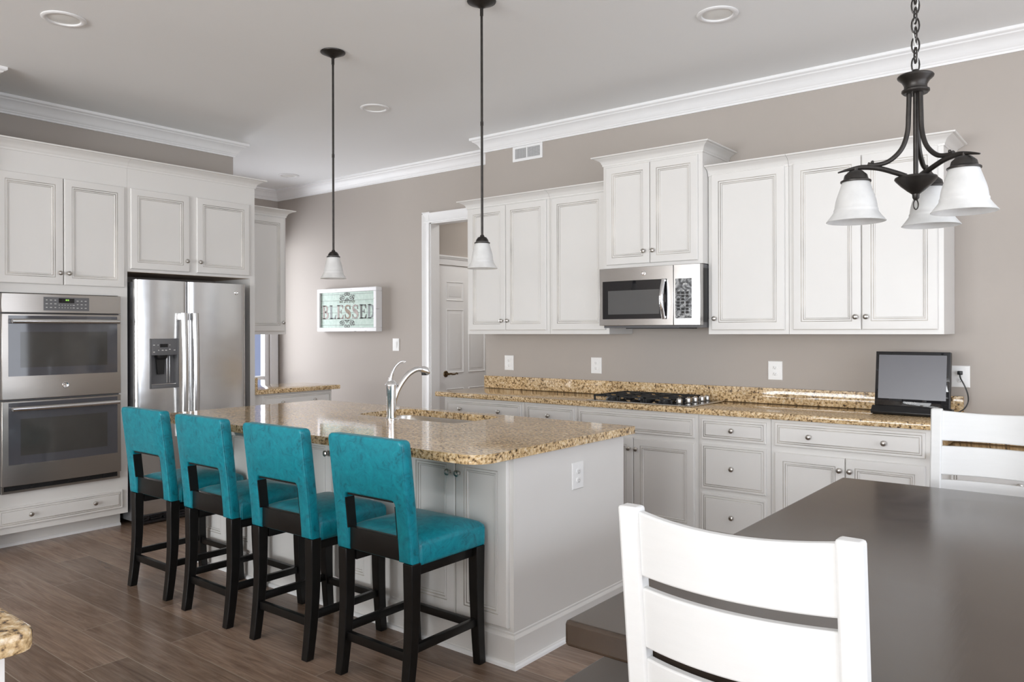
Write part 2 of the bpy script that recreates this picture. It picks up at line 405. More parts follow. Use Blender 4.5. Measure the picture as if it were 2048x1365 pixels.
# ------------------------------------------------------------------ room shell
fl = MB().box(XL-0.3, XR+0.1, YN-0.1, 2.6, -0.08, 0.0).build('floor', M['floor']); struct(fl)
ce = MB().box(XL-0.3, XR+0.1, YN-0.1, 2.6, CEIL, CEIL+0.1).build('ceiling', M['ceil']); struct(ce)
struct(MB().box(0.0, XR, 0.0, 0.48, 0.0, CEIL).build('wall_back', M['wall']))
OX0, OX1, OZ = -1.026, -0.13, 2.46              # doorway in the far wall
b = MB().box(XL-0.12, OX0, YF, 0.48, 0, CEIL).box(OX1, 0.0, YF, 0.48, 0, CEIL).box(OX0, OX1, YF, 0.48, OZ, CEIL)
struct(b.build('wall_far', M['wall']))
WY0, WY1, WZ0, WZ1 = -1.05, 0.252, 0.30, 2.40   # window in the far left corner
b = MB().box(XL-0.12, XL, -1.5, WY0, 0, CEIL).box(XL-0.12, XL, WY1, YF, 0, CEIL).box(XL-0.12, XL, WY0, WY1, 0, WZ0).box(XL-0.12, XL, WY0, WY1, WZ1, CEIL)
struct(b.build('wall_left', M['wall']))
struct(MB().box(XL-0.12, -1.83, -3.345, -1.262, 0, CEIL).build('wall_left_2', M['wall']))
struct(MB().box(XL-0.12, -1.23, YN, -3.3455, 0, CEIL).build('wall_left_3', M['wall']))
# rear wall and side wall with big windows
RW = [(-0.75, 2.4), (2.8, 5.95)]
b = MB().box(-1.35, -0.75, YN-0.12, YN, 0, CEIL).box(2.4, 2.8, YN-0.12, YN, 0, CEIL).box(5.95, XR+0.12, YN-0.12, YN, 0, CEIL)
for a, c in RW: b.box(a, c, YN-0.12, YN, 0, 0.3).box(a, c, YN-0.12, YN, 2.7, CEIL)
struct(b.build('wall_rear', M['wall']))
b = MB().box(XR, XR+0.12, YN, -6.0, 0, CEIL).box(XR, XR+0.12, -1.2, 0.48, 0, CEIL).box(XR, XR+0.12, -6.0, -1.2, 0, 0.25).box(XR, XR+0.12, -6.0, -1.2, 2.65, CEIL)
struct(b.build('wall_right', M['wall']))
# hallway behind the doorway
b = MB().box(-1.165, -1.045, 0.48, 2.4, 0, CEIL).box(0.35, 0.45, 0.48, 2.4, 0, CEIL).box(-1.165, 0.45, 2.4, 2.5, 0, CEIL)
struct(b.build('wall_hall', M['wall']))
# windows
def window(n, x0, x1, y0, y1, z0, z1, bars_u, bars_z):
    """frame with glazing bars in a wall opening; the longer horizontal side carries the bars"""
    along_y = (y1-y0) > (x1-x0); t = 0.055
    b = MB()
    def bar(u0, u1, w0, w1, k=0.0):
        if along_y: b.box(x0+0.02+k, x1-0.02-k, u0, u1, w0, w1)
        else: b.box(u0, u1, y0+0.02+k, y1-0.02-k, w0, w1)
    u0, u1 = (y0, y1) if along_y else (x0, x1)
    bar(u0, u0+t, z0, z1); bar(u1-t, u1, z0, z1); bar(u0+t, u1-t, z0, z0+t); bar(u0+t, u1-t, z1-t, z1)
    for q in bars_u: bar(q-0.02, q+0.02, z0+t, z1-t, 0.004)
    for q in bars_z: bar(u0+t, u1-t, q-0.02, q+0.02, 0.008)
    root = b.build('window_%d' % n, M['trim']); struct(root)
    p = MB(); m_ = (x0+x1)/2 if along_y else (y0+y1)/2
    if along_y: p.box(m_-0.003, m_+0.003, y0+t, y1-t, z0+t, z1-t)
    else: p.box(x0+t, x1-t, m_-0.003, m_+0.003, z0+t, z1-t)
    p.build('pane', M['pane'], root)
    return root
window(1, XL-0.12, XL, WY0, WY1, WZ0, WZ1, [], [0.86])
window(2, -0.75, 2.4, YN-0.12, YN, 0.3, 2.7, [0.30, 1.35], [1.95])
window(3, 2.8, 5.95, YN-0.12, YN, 0.3, 2.7, [3.85, 4.9], [1.95])
window(4, XR, XR+0.12, -6.0, -1.2, 0.25, 2.65, [-4.8, -3.6, -2.4], [1.95])
# casing of the corner window, doorway casing
CAS = [(0.0, 0.0), (0.016, 0.0), (0.018, 0.012), (0.014, 0.02), (0.016, 0.075), (0.022, 0.085), (0.022, 0.095), (0.0, 0.095)]
def casing_vert(b, u_in, sgn, z0, z1, place):
    poly = [place(u_in+sgn*w, o) for o, w in CAS]
    b.prism(poly, 'xy', z0, z1)
b = MB()
casing_vert(b, WY1, 1, WZ0-0.09, WZ1+0.095, lambda w, o: (XL+o, w))
casing_vert(b, WY0, -1, WZ0-0.09, WZ1+0.095, lambda w, o: (XL+o, w))
b.box(XL, XL+0.02, WY0, WY1, WZ1, WZ1+0.095); b.box(XL, XL+0.02, WY0, WY1, WZ0-0.09, WZ0-0.02); b.box(XL, XL+0.05, WY0-0.1, WY1+0.1, WZ0-0.02, WZ0)
struct(b.build('trim_1', M['trim']))
b = MB()
casing_vert(b, OX0+0.006, -1, 0, OZ+0.1, lambda w, o: (w, YF-o))
casing_vert(b, OX1-0.006, 1, 0, OZ+0.1, lambda w, o: (w, YF-o))
b.prism([(YF-o, OZ-0.006+w) for o, w in CAS], 'yz', OX0-0.09, OX1+0.09)
b.box(OX0-0.001, OX0+0.016, YF, 0.482, 0, OZ).box(OX1-0.016, OX1+0.001, YF, 0.482, 0, OZ).box(OX0, OX1, YF, 0.482, OZ-0.016, OZ+0.001)
struct(b.build('trim_2', M['trim']))
# ceiling crown, one piece per wall
CR = [(0.0, 2.925), (0.014, 2.925), (0.015, 2.937), (0.020, 2.941), (0.024, 2.950), (0.030, 2.955), (0.038, 2.972), (0.052, 2.992), (0.070, 3.006), (0.080, 3.011), (0.084, 3.018), (0.094, 3.021), (0.10, 3.026), (0.10, CEIL), (0.0, CEIL)]
OUT = [(XR, 0), (0, 0), (0, YF), (XL, YF), (XL, -1.262), (-1.83, -1.262), (-1.83, -3.345), (-1.23, -3.345), (-1.23, YN), (XR, YN), (XR, 0)]
for i in range(len(OUT)-1):
    struct(sweep(OUT, CR, 1, [i]).build('trim_%d' % (i+3), M['trim'], smooth=25))
BB = [(0.0, 0.0), (0.026, 0.0), (0.026, 0.012), (0.016, 0.02), (0.014, 0.10), (0.009, 0.115), (0.006, 0.128), (0.0, 0.13)]
struct(sweep([(OX0-0.10, YF), (XL, YF), (XL, -1.2)], BB, 1).build('baseboard_far', M['trim']))
struct(sweep([(XR, 0), (5.05, 0)], BB, 1).build('baseboard_back', M['trim']))
# panel door in the hallway
DX = -1.045
def six_panel(u0, u1, w0, w1):
    b = MB(Fl); b.box(u0, u1, DX-0.03, DX+0.004, w0, w1, bev=0.002)
    W = (u1-u0); cols = [(u0+0.105, u0+W/2-0.045), (u0+W/2+0.045, u1-0.105)]
    for a, c in cols:
        for z0, z1 in ((w0+0.22, w0+0.80), (w0+0.97, w0+1.60), (w0+1.70, w0+1.88)):
            rings = [[(a+i, DX+d, z0+i), (c-i, DX+d, z0+i), (c-i, DX+d, z1-i), (a+i, DX+d, z1-i)] for i, d in ((-0.008, 0.003), (-0.002, 0.010), (0.006, 0.004), (0.012, -0.001), (0.016, -0.001), (0.036, 0.0075), (0.040, 0.008))]
            b.loft(rings)
    return b
d1 = six_panel(0.512, 1.30, 0.01, 2.055).build('door_1', M['trim'], smooth=20); struct(d1)
b = MB().lathe([(0.0, DX+0.012), (0.030, DX+0.012), (0.033, DX+0.008), (0.033, DX+0.004)][::-1], (0, 0.600, 0.967), axis='x', n=24)
b.lathe([(0.011, DX+0.01), (0.009, DX+0.04), (0.013, DX+0.05)], (0, 0.600, 0.967), axis='x', n=16)
b.tube([(DX+0.048, 0.595, 0.967), (DX+0.05, 0.625, 0.970), (DX+0.05, 0.655, 0.962), (DX+0.05, 0.685, 0.962), (DX+0.05, 0.712, 0.972), (DX+0.05, 0.728, 0.968), (DX+0.05, 0.724, 0.960)], [0.011, 0.010, 0.009, 0.008, 0.008, 0.007, 0.006], n=10)
b.build('door_handle', M['brass'], d1)
b = MB().box(DX, DX+0.014, 0.49, 1.40, 2.062, 2.14).box(DX, DX+0.03, 0.485, 1.41, 2.14, 2.155).box(DX, DX+0.022, 0.485, 1.41, 2.125, 2.14).box(DX, DX+0.016, 1.305, 1.40, 0, 2.07)
struct(b.build('trim_14', M['trim']))
# added backdrop, its pale blue standing in for daylight through the corner window
struct(MB().box(-6.6, -6.5, -3.0, 6.0, -0.1, 3.6).build('daylight_backdrop', M['paleblue']))

# ------------------------------------------------------------------ wall (upper) cabinets along the back wall
UB, UT, UD = 1.372, 2.425, 0.33
CABG = 'cream wall cabinets'
def upper(label, x0, x1, z0, z1, depth, doors, crown_path, ztop, name='upper_cabinet'):
    r = thing(name, label, 'cabinet', ((x0+x1)/2, 0, z0), CABG)
    MB().box(x0, x1, -depth, -0.002, z0, z1).build('body', M['cream'], r)
    for u0, u1, w0, w1, kn in doors: panel(r, 'door', Fb, u0, u1, w0, w1, depth, DOOR, kn)
    cab_crown(r, crown_path, ztop, -1)
    return r
upper('tall cream two-door cabinet hung beside the doorway', 0.088, 0.914, UB, UT, UD,
      [(0.114, 0.495, 1.402, 2.385, [(0.466, 1.476)]), (0.499, 0.888, 1.402, 2.385, [(0.525, 1.476)])], [(0.088, -0.003), (0.088, -UD), (0.914, -UD)], 2.452)
upper('tall cream single-door cabinet without knob, tucked behind the microwave edge', 0.916, 1.431, UB, UT, UD,
      [(0.943, 1.405, 1.402, 2.385, [])], [(0.916, -UD), (1.431, -UD)], 2.452)
upper('short raised cream cabinet directly above the microwave', 1.435, 2.177, 1.829, 2.575, 0.41,
      [(1.464, 1.803, 1.851, 2.53, [(1.765, 1.932)]), (1.807, 2.149, 1.851, 2.53, [(1.834, 1.932)])], [(1.435, -0.003), (1.435, -0.41), (2.177, -0.41), (2.177, -0.003)], 2.606, 'upper_cabinet')
upper('tall cream single-door cabinet with knob next to the microwave keypad', 2.181, 2.700, UB, UT, UD,
      [(2.207, 2.678, 1.398, 2.402, [(2.233, 1.472)])], [(2.181, -UD), (2.700, -UD)], 2.457)
upper('widest cream two-door cabinet, behind the bell-shade chandelier', 2.702, 3.535, UB, UT, UD,
      [(2.729, 3.1155, 1.398, 2.402, [(3.089, 1.472)]), (3.121, 3.508, 1.398, 2.402, [(3.146, 1.472)])], [(2.702, -UD), (3.535, -UD), (3.535, -0.003)], 2.457)

# ------------------------------------------------------------------ base cabinets along the back wall
BF = 0.56
def base(label, x0, x1, fronts, F=Fb, face=BF, back=0.003, name='base_cabinet', ztop=0.876, toe=0.07):
    r = thing(name, label, 'cabinet', tuple(F((x0+x1)/2, 0.0, 0.0)), 'cream base cabinets')
    b = MB(F).box(x0, x1, back, face, 0.105, ztop); b.build('body', M['cream'], r)
    MB(F).box(x0, x1, back, face-toe, 0.0, 0.105).build('toe_kick', M['cream'], r)
    for kind, u0, u1, w0, w1, kn in fronts:
        panel(r, kind, F, u0, u1, w0, w1, face, DOOR if kind == 'door' else DRAWER, kn)
    return r
base('cream base cabinet at the doorway end of the long counter', 0.045, 0.848,
     [('drawer', 0.069, 0.822, 0.725, 0.858, [(0.235, 0.791), (0.622, 0.791)]), ('door', 0.069, 0.443, 0.135, 0.690, [(0.418, 0.625)]), ('door', 0.448, 0.822, 0.135, 0.690, [(0.473, 0.625)])])
base('narrow cream base cabinet with one single-knob drawer before the cooktop', 0.850, 1.310,
     [('drawer', 0.873, 1.288, 0.725, 0.856, [(1.08, 0.791)]), ('door', 0.873, 1.288, 0.135, 0.690, [(0.90, 0.625)])])
base('cream base cabinet with knobless drawer front under the cooktop', 1.312, 2.216,
     [('drawer', 1.330, 2.192, 0.722, 0.852, []), ('door', 1.330, 1.759, 0.135, 0.690, [(1.735, 0.620)]), ('door', 1.763, 2.192, 0.135, 0.690, [(1.788, 0.620)])])
base('cream drawer stack with three single-knob drawers just past the cooktop', 2.218, 2.671,
     [('drawer', 2.239, 2.645, 0.724, 0.850, [(2.44, 0.789)]), ('drawer', 2.239, 2.645, 0.420, 0.695, [(2.44, 0.557)]), ('drawer', 2.239, 2.645, 0.135, 0.392, [(2.44, 0.263)])])
base('wide cream base cabinet with two-knob drawer below the small television', 2.673, 3.512,
     [('drawer', 2.698, 3.486, 0.723, 0.858, [(2.897, 0.789), (3.290, 0.789)]), ('door', 2.698, 3.087, 0.135, 0.685, [(3.062, 0.618)]), ('door', 3.092, 3.487, 0.135, 0.685, [(3.117, 0.618)])])

# long countertop
def slab(b, poly, z0, z1, e=0.006):
    """stone slab with softly eased edges (poly counter-clockwise, xy)"""
    n = len(poly); P = [Vector(p) for p in poly]
    def inset(d):
        out = []
        for i in range(n):
            t0 = (P[i]-P[i-1]).normalized(); t1 = (P[(i+1) % n]-P[i]).normalized()
            n0 = Vector((-t0.y, t0.x)); n1 = Vector((-t1.y, t1.x)); m_ = n0+n1
            out.append(P[i]+m_*(d/m_.dot(n0)))
        return out
    rings = [[(p.x, p.y, z) for p in inset(d)] for d, z in ((e, z0), (0.0015, z0+e*0.4), (0.0, z0+e), (0.0, z1-e), (0.0015, z1-e*0.4), (e, z1))]
    return b.loft(rings)
ct = thing('countertop', 'long speckled gold granite countertop with backsplash along the wall', 'countertop', (1.75, -0.3, 0.876))
b = MB(); slab(b, [(-0.02, -0.605), (3.545, -0.605), (3.545, -0.003), (-0.02, -0.003)], 0.877, 0.914)
b.build('worktop', M['granite'], ct, smooth=30)
MB().box(0.0, 3.581, -0.025, -0.001, 0.9145, 1.016, bev=0.003).build('backsplash', M['granite'], ct)

# lower granite desk beyond the base run
dk = thing('desk', 'lower granite-topped desk beyond the long counter, behind the far dining chair', 'desk', (4.25, -0.3, 0))
b = MB(); slab(b, [(3.514, -0.60), (5.0, -0.60), (5.0, -0.003), (3.514, -0.003)], 0.722, 0.757); b.build('desk_top', M['granite'], dk, smooth=30)
MB().box(3.514, 5.0, -0.022, -0.001, 0.7575, 0.862, bev=0.003).box(3.514, 3.536, -0.56, -0.0225, 0.7575, 0.862, bev=0.003).build('backsplash', M['granite'], dk)
panel(dk, 'drawer', Fb, 3.60, 4.40, 0.56, 0.70, 0.54, DRAWER, [(3.9, 0.63), (4.1, 0.63)])
MB().box(3.515, 4.45, -0.54, -0.003, 0.545, 0.721).build('apron', M['cream'], dk)
MB().box(4.45, 4.995, -0.54, -0.003, 0.0, 0.721).build('pedestal', M['cream'], dk)
panel(dk, 'drawer', Fb, 4.48, 4.965, 0.42, 0.70, 0.54, DRAWER, [(4.72, 0.56)]); panel(dk, 'drawer', Fb, 4.48, 4.965, 0.12, 0.40, 0.54, DRAWER, [(4.72, 0.26)])

# ------------------------------------------------------------------ oven and refrigerator wall
LX = -1.296
oc = thing('oven_cabinet', 'tall cream cabinet built around the double wall oven', 'cabinet', (-1.56, -2.88, 0))
b = MB()
b.box(-1.825, LX, -3.335, -3.245, 0.105, 2.60).box(-1.825, LX, -2.500, -2.4355, 0.105, 2.60)
b.box(-1.825, LX, -3.245, -2.500, 1.652, 2.60).box(-1.825, LX, -3.245, -2.500, 0.105, 0.365)
b.box(-1.825, -1.80, -3.245, -2.500, 0.365, 1.652)
b.build('body', M['cream'], oc)
b = MB().box(-1.80, -1.405, -3.335, -2.44, 0.0, 0.105)
b.build('toe_kick', M['cream'], oc)
sweep([(-1.405, -2.44), (-1.405, -3.335)], [(0, 0), (0.016, 0), (0.012, 0.012), (0.004, 0.018), (0, 0.018)], 1).build('shoe_molding', M['trim'], oc)
panel(oc, 'door', Fl, -3.262, -2.868, 1.713, 2.428, LX, DOOR, [(-2.893, 1.791)])
panel(oc, 'door', Fl, -2.862, -2.461, 1.713, 2.428, LX, DOOR, [(-2.838, 1.791)])
panel(oc, 'drawer', Fl, -3.262, -2.477, 0.147, 0.275, LX, DRAWER, [(-3.072, 0.215), (-2.672, 0.215)])
cab_crown(oc, [(LX, -2.4355), (LX, -3.335)], 2.636, 1, 1.1)
rc = thing('refrigerator_cabinet', 'cream cabinet surround with two short doors above the steel refrigerator', 'cabinet', (-1.56, -1.92, 0))
b = MB().box(-1.815, LX, -2.4345, -1.400, 1.830, 2.60).box(-1.815, LX, -1.445, -1.400, 0.0, 1.830)
b.build('body', M['cream'], rc)
MB().box(-1.815, LX-0.012, -2.43, -1.4455, 1.8285, 1.8299).build('underside', M['innerwood'], rc)
panel(rc, 'door', Fl, -2.418, -1.973, 1.850, 2.428, LX, DOOR, [(-1.999, 1.931)])
panel(rc, 'door', Fl, -1.913, -1.459, 1.850, 2.428, LX, DOOR, [(-1.892, 1.931)])
cab_crown(rc, [(-1.815, -1.400), (LX, -1.400), (LX, -2.4345)], 2.636, 1, 1.1)

# double wall oven
ov = thing('double_wall_oven', 'stainless double wall oven with dark glass doors and green clock digits', 'oven', (-1.5, -2.873, 0.365))
OY0, OY1 = -3.243, -2.502
def oven_front(z0, z1, bulge=0.016, x=-1.277, d=0.027):
    """front slab gently bowed outwards along y"""
    n = 14; fr = []
    for i in range(n+1):
        t = i/n; y = OY0+(OY1-OY0)*t; fr.append((x+d+bulge*(1-(2*t-1)**2)-bulge, y))
    return fr
def bowed(name, z0, z1, mat, parent, y0=OY0, y1=OY1, x=-1.278, d=0.028, bulge=0.016, off=0.0, bevel=0.003):
    n = 16; fr = []
    for i in range(n+1):
        y = y0+(y1-y0)*i/n; t = (y-OY0)/(OY1-OY0); fr.append((x+d+off+bulge*(1-(2*t-1)**2), y))
    poly = fr+[(x if not off else fr[-1][0]-0.006, y1), (x if not off else fr[0][0]-0.006, y0)]
    return MB().prism(poly, 'xy', z0, z1).build(name, mat, parent, bevel=bevel)
MB().box(-1.79, -1.279, -3.240, -2.505, 0.372, 1.645).build('housing', M['grey'], ov)
cp = bowed('control_panel', 1.522, 1.646, M['ovensteel'], ov, x=-1.2785)
kp = bowed('keypad', 1.5385, 1.6275, M['grey'], cp, -3.006, -2.722, off=0.0015, bevel=0.0)
def bow_x(y, x=-1.278, d=0.028, bulge=0.016):
    t = (y-OY0)/(OY1-OY0); return x+d+bulge*(1-(2*t-1)**2)
bowed('display', 1.590, 1.620, M['blackglass'], kp, -2.915, -2.818, off=0.0025, bevel=0.0)
b = MB()
for y, z, w in [(-2.868, 1.609, 0.010), (-2.856, 1.609, 0.008)]: b.box(bow_x(y)+0.0028, bow_x(y)+0.0036, y-w/2, y+w/2, z-0.005, z+0.005)
b.build('clock_digits', M['digits'], kp)
b = MB(); rk = random.Random(3)
def legend(y, z, w): b.box(bow_x(y)+0.0012, bow_x(y)+0.0024, y-w/2, y+w/2, z-0.0022, z+0.0022)
for c in range(3):
    for r in range(3):
        legend(-2.988+c*0.026, 1.607-r*0.024, 0.013 if (c+r) % 2 else 0.010); legend(-2.797+c*0.026, 1.605-r*0.024, 0.010 if (c+r) % 2 else 0.013)
for c in range(6):
    for r in range(2): legend(-2.912+c*0.018, 1.576-r*0.018, 0.005 if c < 5 else 0.013)
b.build('key_legends', M['key'], kp)
def oven_door(name, z0, z1, gz0, gz1, label=None):
    d = bowed(name, z0, z1, M['ovensteel'], ov)
    g = bowed('glass', gz0, gz1, M['ovenglass'], d, -3.207, -2.529, off=0.0012, bevel=0.0)
    bowed('window', gz0+0.055, gz1-0.105, M['ovenwin'], g, -3.14, -2.60, off=0.0018, bevel=0.0)
    hz = gz1-0.036; pts = []; n = 14
    for i in range(n+1):
        y = -3.198+(0.662)*i/n; pts.append((bow_x(y)+0.045+0.004*math.sin(PI*i/n), y, hz))
    h = MB().tube(pts, 0.0155, n=12)
    for y in (-3.186, -2.548): h.box(bow_x(y)-0.004, bow_x(y)+0.046, y-0.011, y+0.011, hz-0.011, hz+0.011, bev=0.003)
    h.build('handle', M['steel'], d)
    return d
u = oven_door('upper_door', 0.966, 1.515, 1.114, 1.503)
oven_door('lower_door', 0.415, 0.955, 0.549, 0.944)
bx = bow_x(-2.873)
b = MB().lathe([(0.0, bx-0.002), (0.021, bx-0.002), (0.021, bx+0.001), (0.018, bx+0.003), (0.016, bx+0.002), (0.0, bx+0.002)], (0, -2.873, 1.045), axis='x', n=24)
b.tube([(bx+0.003, -2.873+0.010*math.cos(a)*(0.4+0.6*abs(math.sin(a))), 1.045+0.010*math.sin(a)) for a in [i*2*PI/20 for i in range(20)]], 0.0016, n=6, closed=True)
b.build('badge', M['chrome'], u)
b = MB().box(-1.279, -1.262, -3.24, -2.505, 0.3665, 0.381).box(-1.279, -1.266, -3.24, -3.228, 0.381, 0.411).box(-1.279, -1.266, -2.520, -2.505, 0.381, 0.411)
b.build('vent_trim', M['ovensteel'], ov)
b = MB().box(-1.2785, -1.274, -3.228, -2.52, 0.381, 0.4145)
for i in range(6): b.box(-1.274, -1.267, -3.19+i*0.115, -3.165+i*0.115, 0.383, 0.396+0.004*(i % 3))
b.build('vent_gap', M['black'], ov)

# refrigerator
rf = thing('refrigerator', 'stainless side-by-side refrigerator with water dispenser and two bar handles', 'refrigerator', (-1.55, -1.97, 0))
FY0, FY1, FS = -2.413, -1.528, -2.020
MB().box(-1.80, -1.262, FY0+0.004, FY1-0.004, 0.035, 1.755).build('cabinet_shell', M['grey'], rf)
def fridge_door(name, y0, y1, hole=None):
    n = 20; z0, z1 = 0.085, 1.772
    def fx(y):
        t = (y-y0)/(y1-y0); e = min(t, 1-t)*(y1-y0)
        return -1.224+0.022*(1-(2*t-1)**2)-0.014*max(0, 1-e/0.02)**2
    ys = sorted(set([y0+(y1-y0)*i/n for i in range(n+1)]+[y0+0.004, y0+0.010, y1-0.004, y1-0.010]+(list(hole[:2]) if hole else [])))
    b = MB()
    def strip(a, c, za, zb):
        yy = [y for y in ys if a-1e-6 <= y <= c+1e-6]
        poly = [(fx(y), y) for y in yy]+[(-1.2605, c), (-1.2605, a)]
        b.prism(poly, 'xy', za, zb)
    if hole:
        h0, h1, ha, hb = hole
        strip(y0, h0, z0, z1); strip(h1, y1, z0, z1); strip(h0, h1, z0, ha); strip(h0, h1, hb, z1)
    else: strip(y0, y1, z0, z1)
    return b.build(name, M['steel'], rf, smooth=50), fx
H = (-2.316, -2.106, 0.988, 1.343)
fd, fxl = fridge_door('freezer_door', FY0, FS-0.003, H)
rd, fxr = fridge_door('refrigerator_door', FS+0.003, FY1)
ds = MB()
x0 = -1.2600; xr = fxl(-2.21)+0.002
ds.box(x0, x0+0.004, H[0], H[1], H[2], H[3])
ds.box(x0, xr, H[0]-0.004, H[0]+0.008, H[2]-0.004, H[3]+0.004, bev=0.002).box(x0, xr, H[1]-0.008, H[1]+0.004, H[2]-0.004, H[3]+0.004, bev=0.002)
ds.box(x0, xr, H[0]+0.008, H[1]-0.008, H[2]-0.004, H[2]+0.022, bev=0.002).box(x0, xr, H[0]+0.008, H[1]-0.008, 1.226, H[3]+0.004, bev=0.002)
dsp = ds.build('dispenser', M['grey'], fd)
MB().box(xr-0.001, xr+0.0012, -2.245, -2.187, 1.283, 1.308).build('display', M['blackglass'], dsp)
b = MB()
for y, z, w in [(-2.29, 1.30, .012), (-2.29, 1.25, .012), (-2.256, 1.262, .008), (-2.226, 1.262, .014), (-2.20, 1.262, .014), (-2.172, 1.268, .012), (-2.136, 1.262, .014), (-2.26, 1.30, .005), (-2.172, 1.30, .005)]:
    b.box(xr-0.001, xr+0.001, y-w/2, y+w/2, z-0.003, z+0.003)
b.build('key_legends', M['key'], dsp)
b = MB().lathe([(0.045, 1.226), (0.040, 1.205), (0.030, 1.195)], (x0+0.03, -2.222, 0), n=20)
b.prism([(-2.256, 1.20), (-2.188, 1.20), (-2.196, 1.085), (-2.246, 1.085)], 'yz', x0+0.018, x0+0.024)
b.build('paddle', M['black'], dsp)
b = MB()
for y in (-2.168, -2.148): b.box(x0+0.004, x0+0.012, y-0.004, y+0.004, 1.02, 1.22, bev=0.002)
b.box(x0+0.004, x0+0.045, H[0]+0.012, H[1]-0.012, 1.012, 1.016)
b.build('drip_tray', M['steel'], dsp)
for d, s, fx, yc in ((fd, 'handle', fxl, -2.073), (rd, 'handle', fxr, -1.983)):
    pts = []; N_ = 22
    for i in range(N_+1):
        t = i/N_; z = 0.62+t*0.915; pts.append((fx(yc)+0.040+0.016*math.sin(PI*t), yc, z))
    b = MB().tube(pts, 0.024, n=14, flat=0.62)
    for z in (0.645, 1.510): b.box(fx(yc)-0.003, fx(yc)+0.048, yc-0.021, yc+0.021, z-0.028, z+0.028, bev=0.006)
    b.build(s, M['steel'], d)
bx = fxr(-1.623)
MB().lathe([(0.0, bx-0.003), (0.017, bx-0.003), (0.017, bx+0.002), (0.013, bx+0.004), (0.011, bx+0.002), (0.0, bx+0.003)], (0, -1.623, 1.704), axis='x', n=22).build('badge', M['chrome'], rd)
b = MB().box(-1.262, -1.235, FY0+0.01, FY1-0.01, 0.012, 0.03)
for i in range(9): b.box(-1.262, -1.237, FY0+0.02+i*0.096, FY0+0.10+i*0.096, 0.034, 0.046).box(-1.262, -1.242, FY0+0.02+i*0.096, FY0+0.10+i*0.096, 0.052, 0.062)
b.build('grille', M['black'], rf)
b = MB()
for y in (FY0+0.05, FY1-0.05):
    for x in (-1.30, -1.75): b.lathe([(0.018, 0.0), (0.018, 0.036)], (x, y, 0), n=12)
b.build('feet', M['black'], rf)

# narrow wall cabinet and short counter past the refrigerator panel
r = thing('upper_cabinet', 'narrow cream wall cabinet past the refrigerator, above the short counter', 'cabinet', (-1.66, -1.18, UB), CABG)
MB().box(-1.828, -1.50, -1.398, -0.957, UB, UT).build('body', M['cream'], r)
panel(r, 'door', Fl, -1.385, -0.980, 1.400, 2.39, -1.50, DOOR, [(-1.003, 1.475)])
cab_crown(r, [(-1.828, -0.957), (-1.50, -0.957), (-1.50, -1.398)], 2.460, 1)
r = thing('base_cabinet', 'cream base cabinet with two-knob drawer beyond the island, past the refrigerator', 'cabinet', (-1.56, -1.0, 0), 'cream base cabinets')
MB().box(-1.828, -1.330, -1.398, -0.593, 0.105, 0.876).build('body', M['cream'], r)
MB().box(-1.828, -1.40, -1.398, -0.60, 0.0, 0.105).build('toe_kick', M['cream'], r)
panel(r, 'drawer', Fl, -1.315, -0.605, 0.725, 0.862, -1.330, DRAWER, [(-1.13, 0.797), (-0.80, 0.797)])
panel(r, 'door', Fl, -1.315, -0.963, 0.135, 0.69, -1.330, DOOR, [(-0.99, 0.62)]); panel(r, 'door', Fl, -0.957, -0.605, 0.135, 0.69, -1.330, DOOR, [(-0.93, 0.62)])
r = thing('countertop', 'short granite countertop past the refrigerator, under the narrow wall cabinet', 'countertop', (-1.55, -1.0, 0.876))
b = MB(); slab(b, [(-1.828, -1.398), (-1.275, -1.398), (-1.275, -0.537), (-1.828, -0.537)], 0.877, 0.914); b.build('worktop', M['granite'], r, smooth=30)
MB().box(-1.828, -1.292, -1.3985, -1.376, 0.9145, 1.016, bev=0.003).build('backsplash', M['granite'], r)

# ------------------------------------------------------------------ microwave
mw = thing('microwave', 'stainless over-the-range microwave with dark window and peeling keypad film', 'microwave', (1.805, -0.24, 1.427))
MW0, MW1, MZ0, MZ1 = 1.426, 2.179, 1.431, 1.824
MB().box(MW0+0.008, MW1-0.004, -0.405, -0.004, 1.415, MZ1).build('body', M['grey'], mw)
b = MB()
for i in range(3): b.box(MW1-0.004, MW1-0.0005, -0.40+0.07*i, -0.345+0.07*i, 1.45+0.02*i, 1.80)
b.build('side_vents', M['black'], mw)
def bowf(u, y=-0.455, bulge=0.020):
    t = (u-MW0)/(MW1-MW0); return y-bulge*(1-(2*t-1)**2)
def bowed_b(name, u0, u1, z0, z1, mat, parent, off=0.0, depth=0.05, bevel=0.002, yb=-0.4055):
    n = 14; us = [u0+(u1-u0)*i/n for i in range(n+1)]
    fr = [(u, bowf(u)-off) for u in us]
    poly = fr+([(u1, yb), (u0, yb)] if not off else [(u1, fr[-1][1]+0.006), (u0, fr[0][1]+0.006)])
    return MB().prism(poly, 'xy', z0, z1).build(name, mat, parent, bevel=bevel)
md = bowed_b('door', MW0, 1.998, MZ0, MZ1, M['steelx'], mw)
g = bowed_b('glass', 1.455, 1.955, 1.475, 1.735, M['blackglass'], md, off=0.0012, bevel=0)
bowed_b('window', 1.502, 1.900, 1.507, 1.669, M['mwwin'], g, off=0.002, bevel=0)
mc = bowed_b('control_panel', 2.001, MW1, MZ0, MZ1, M['steelx'], mw)
k = bowed_b('keypad', 2.013, 2.124, 1.475, 1.733, M['film'], mc, off=0.0015, bevel=0)
b = MB()
for r_ in range(7):
    for c in range(3):
        if (r_*3+c) % 5 != 3:
            u_ = 2.034+c*0.030; z = 1.64-r_*0.021; y = bowf(u_)-0.0016
            b.box(u_-0.010, u_+0.010, y-0.0012, y, z-0.0075, z+0.0075)
b.build('buttons', M['black'], k)
b = MB()
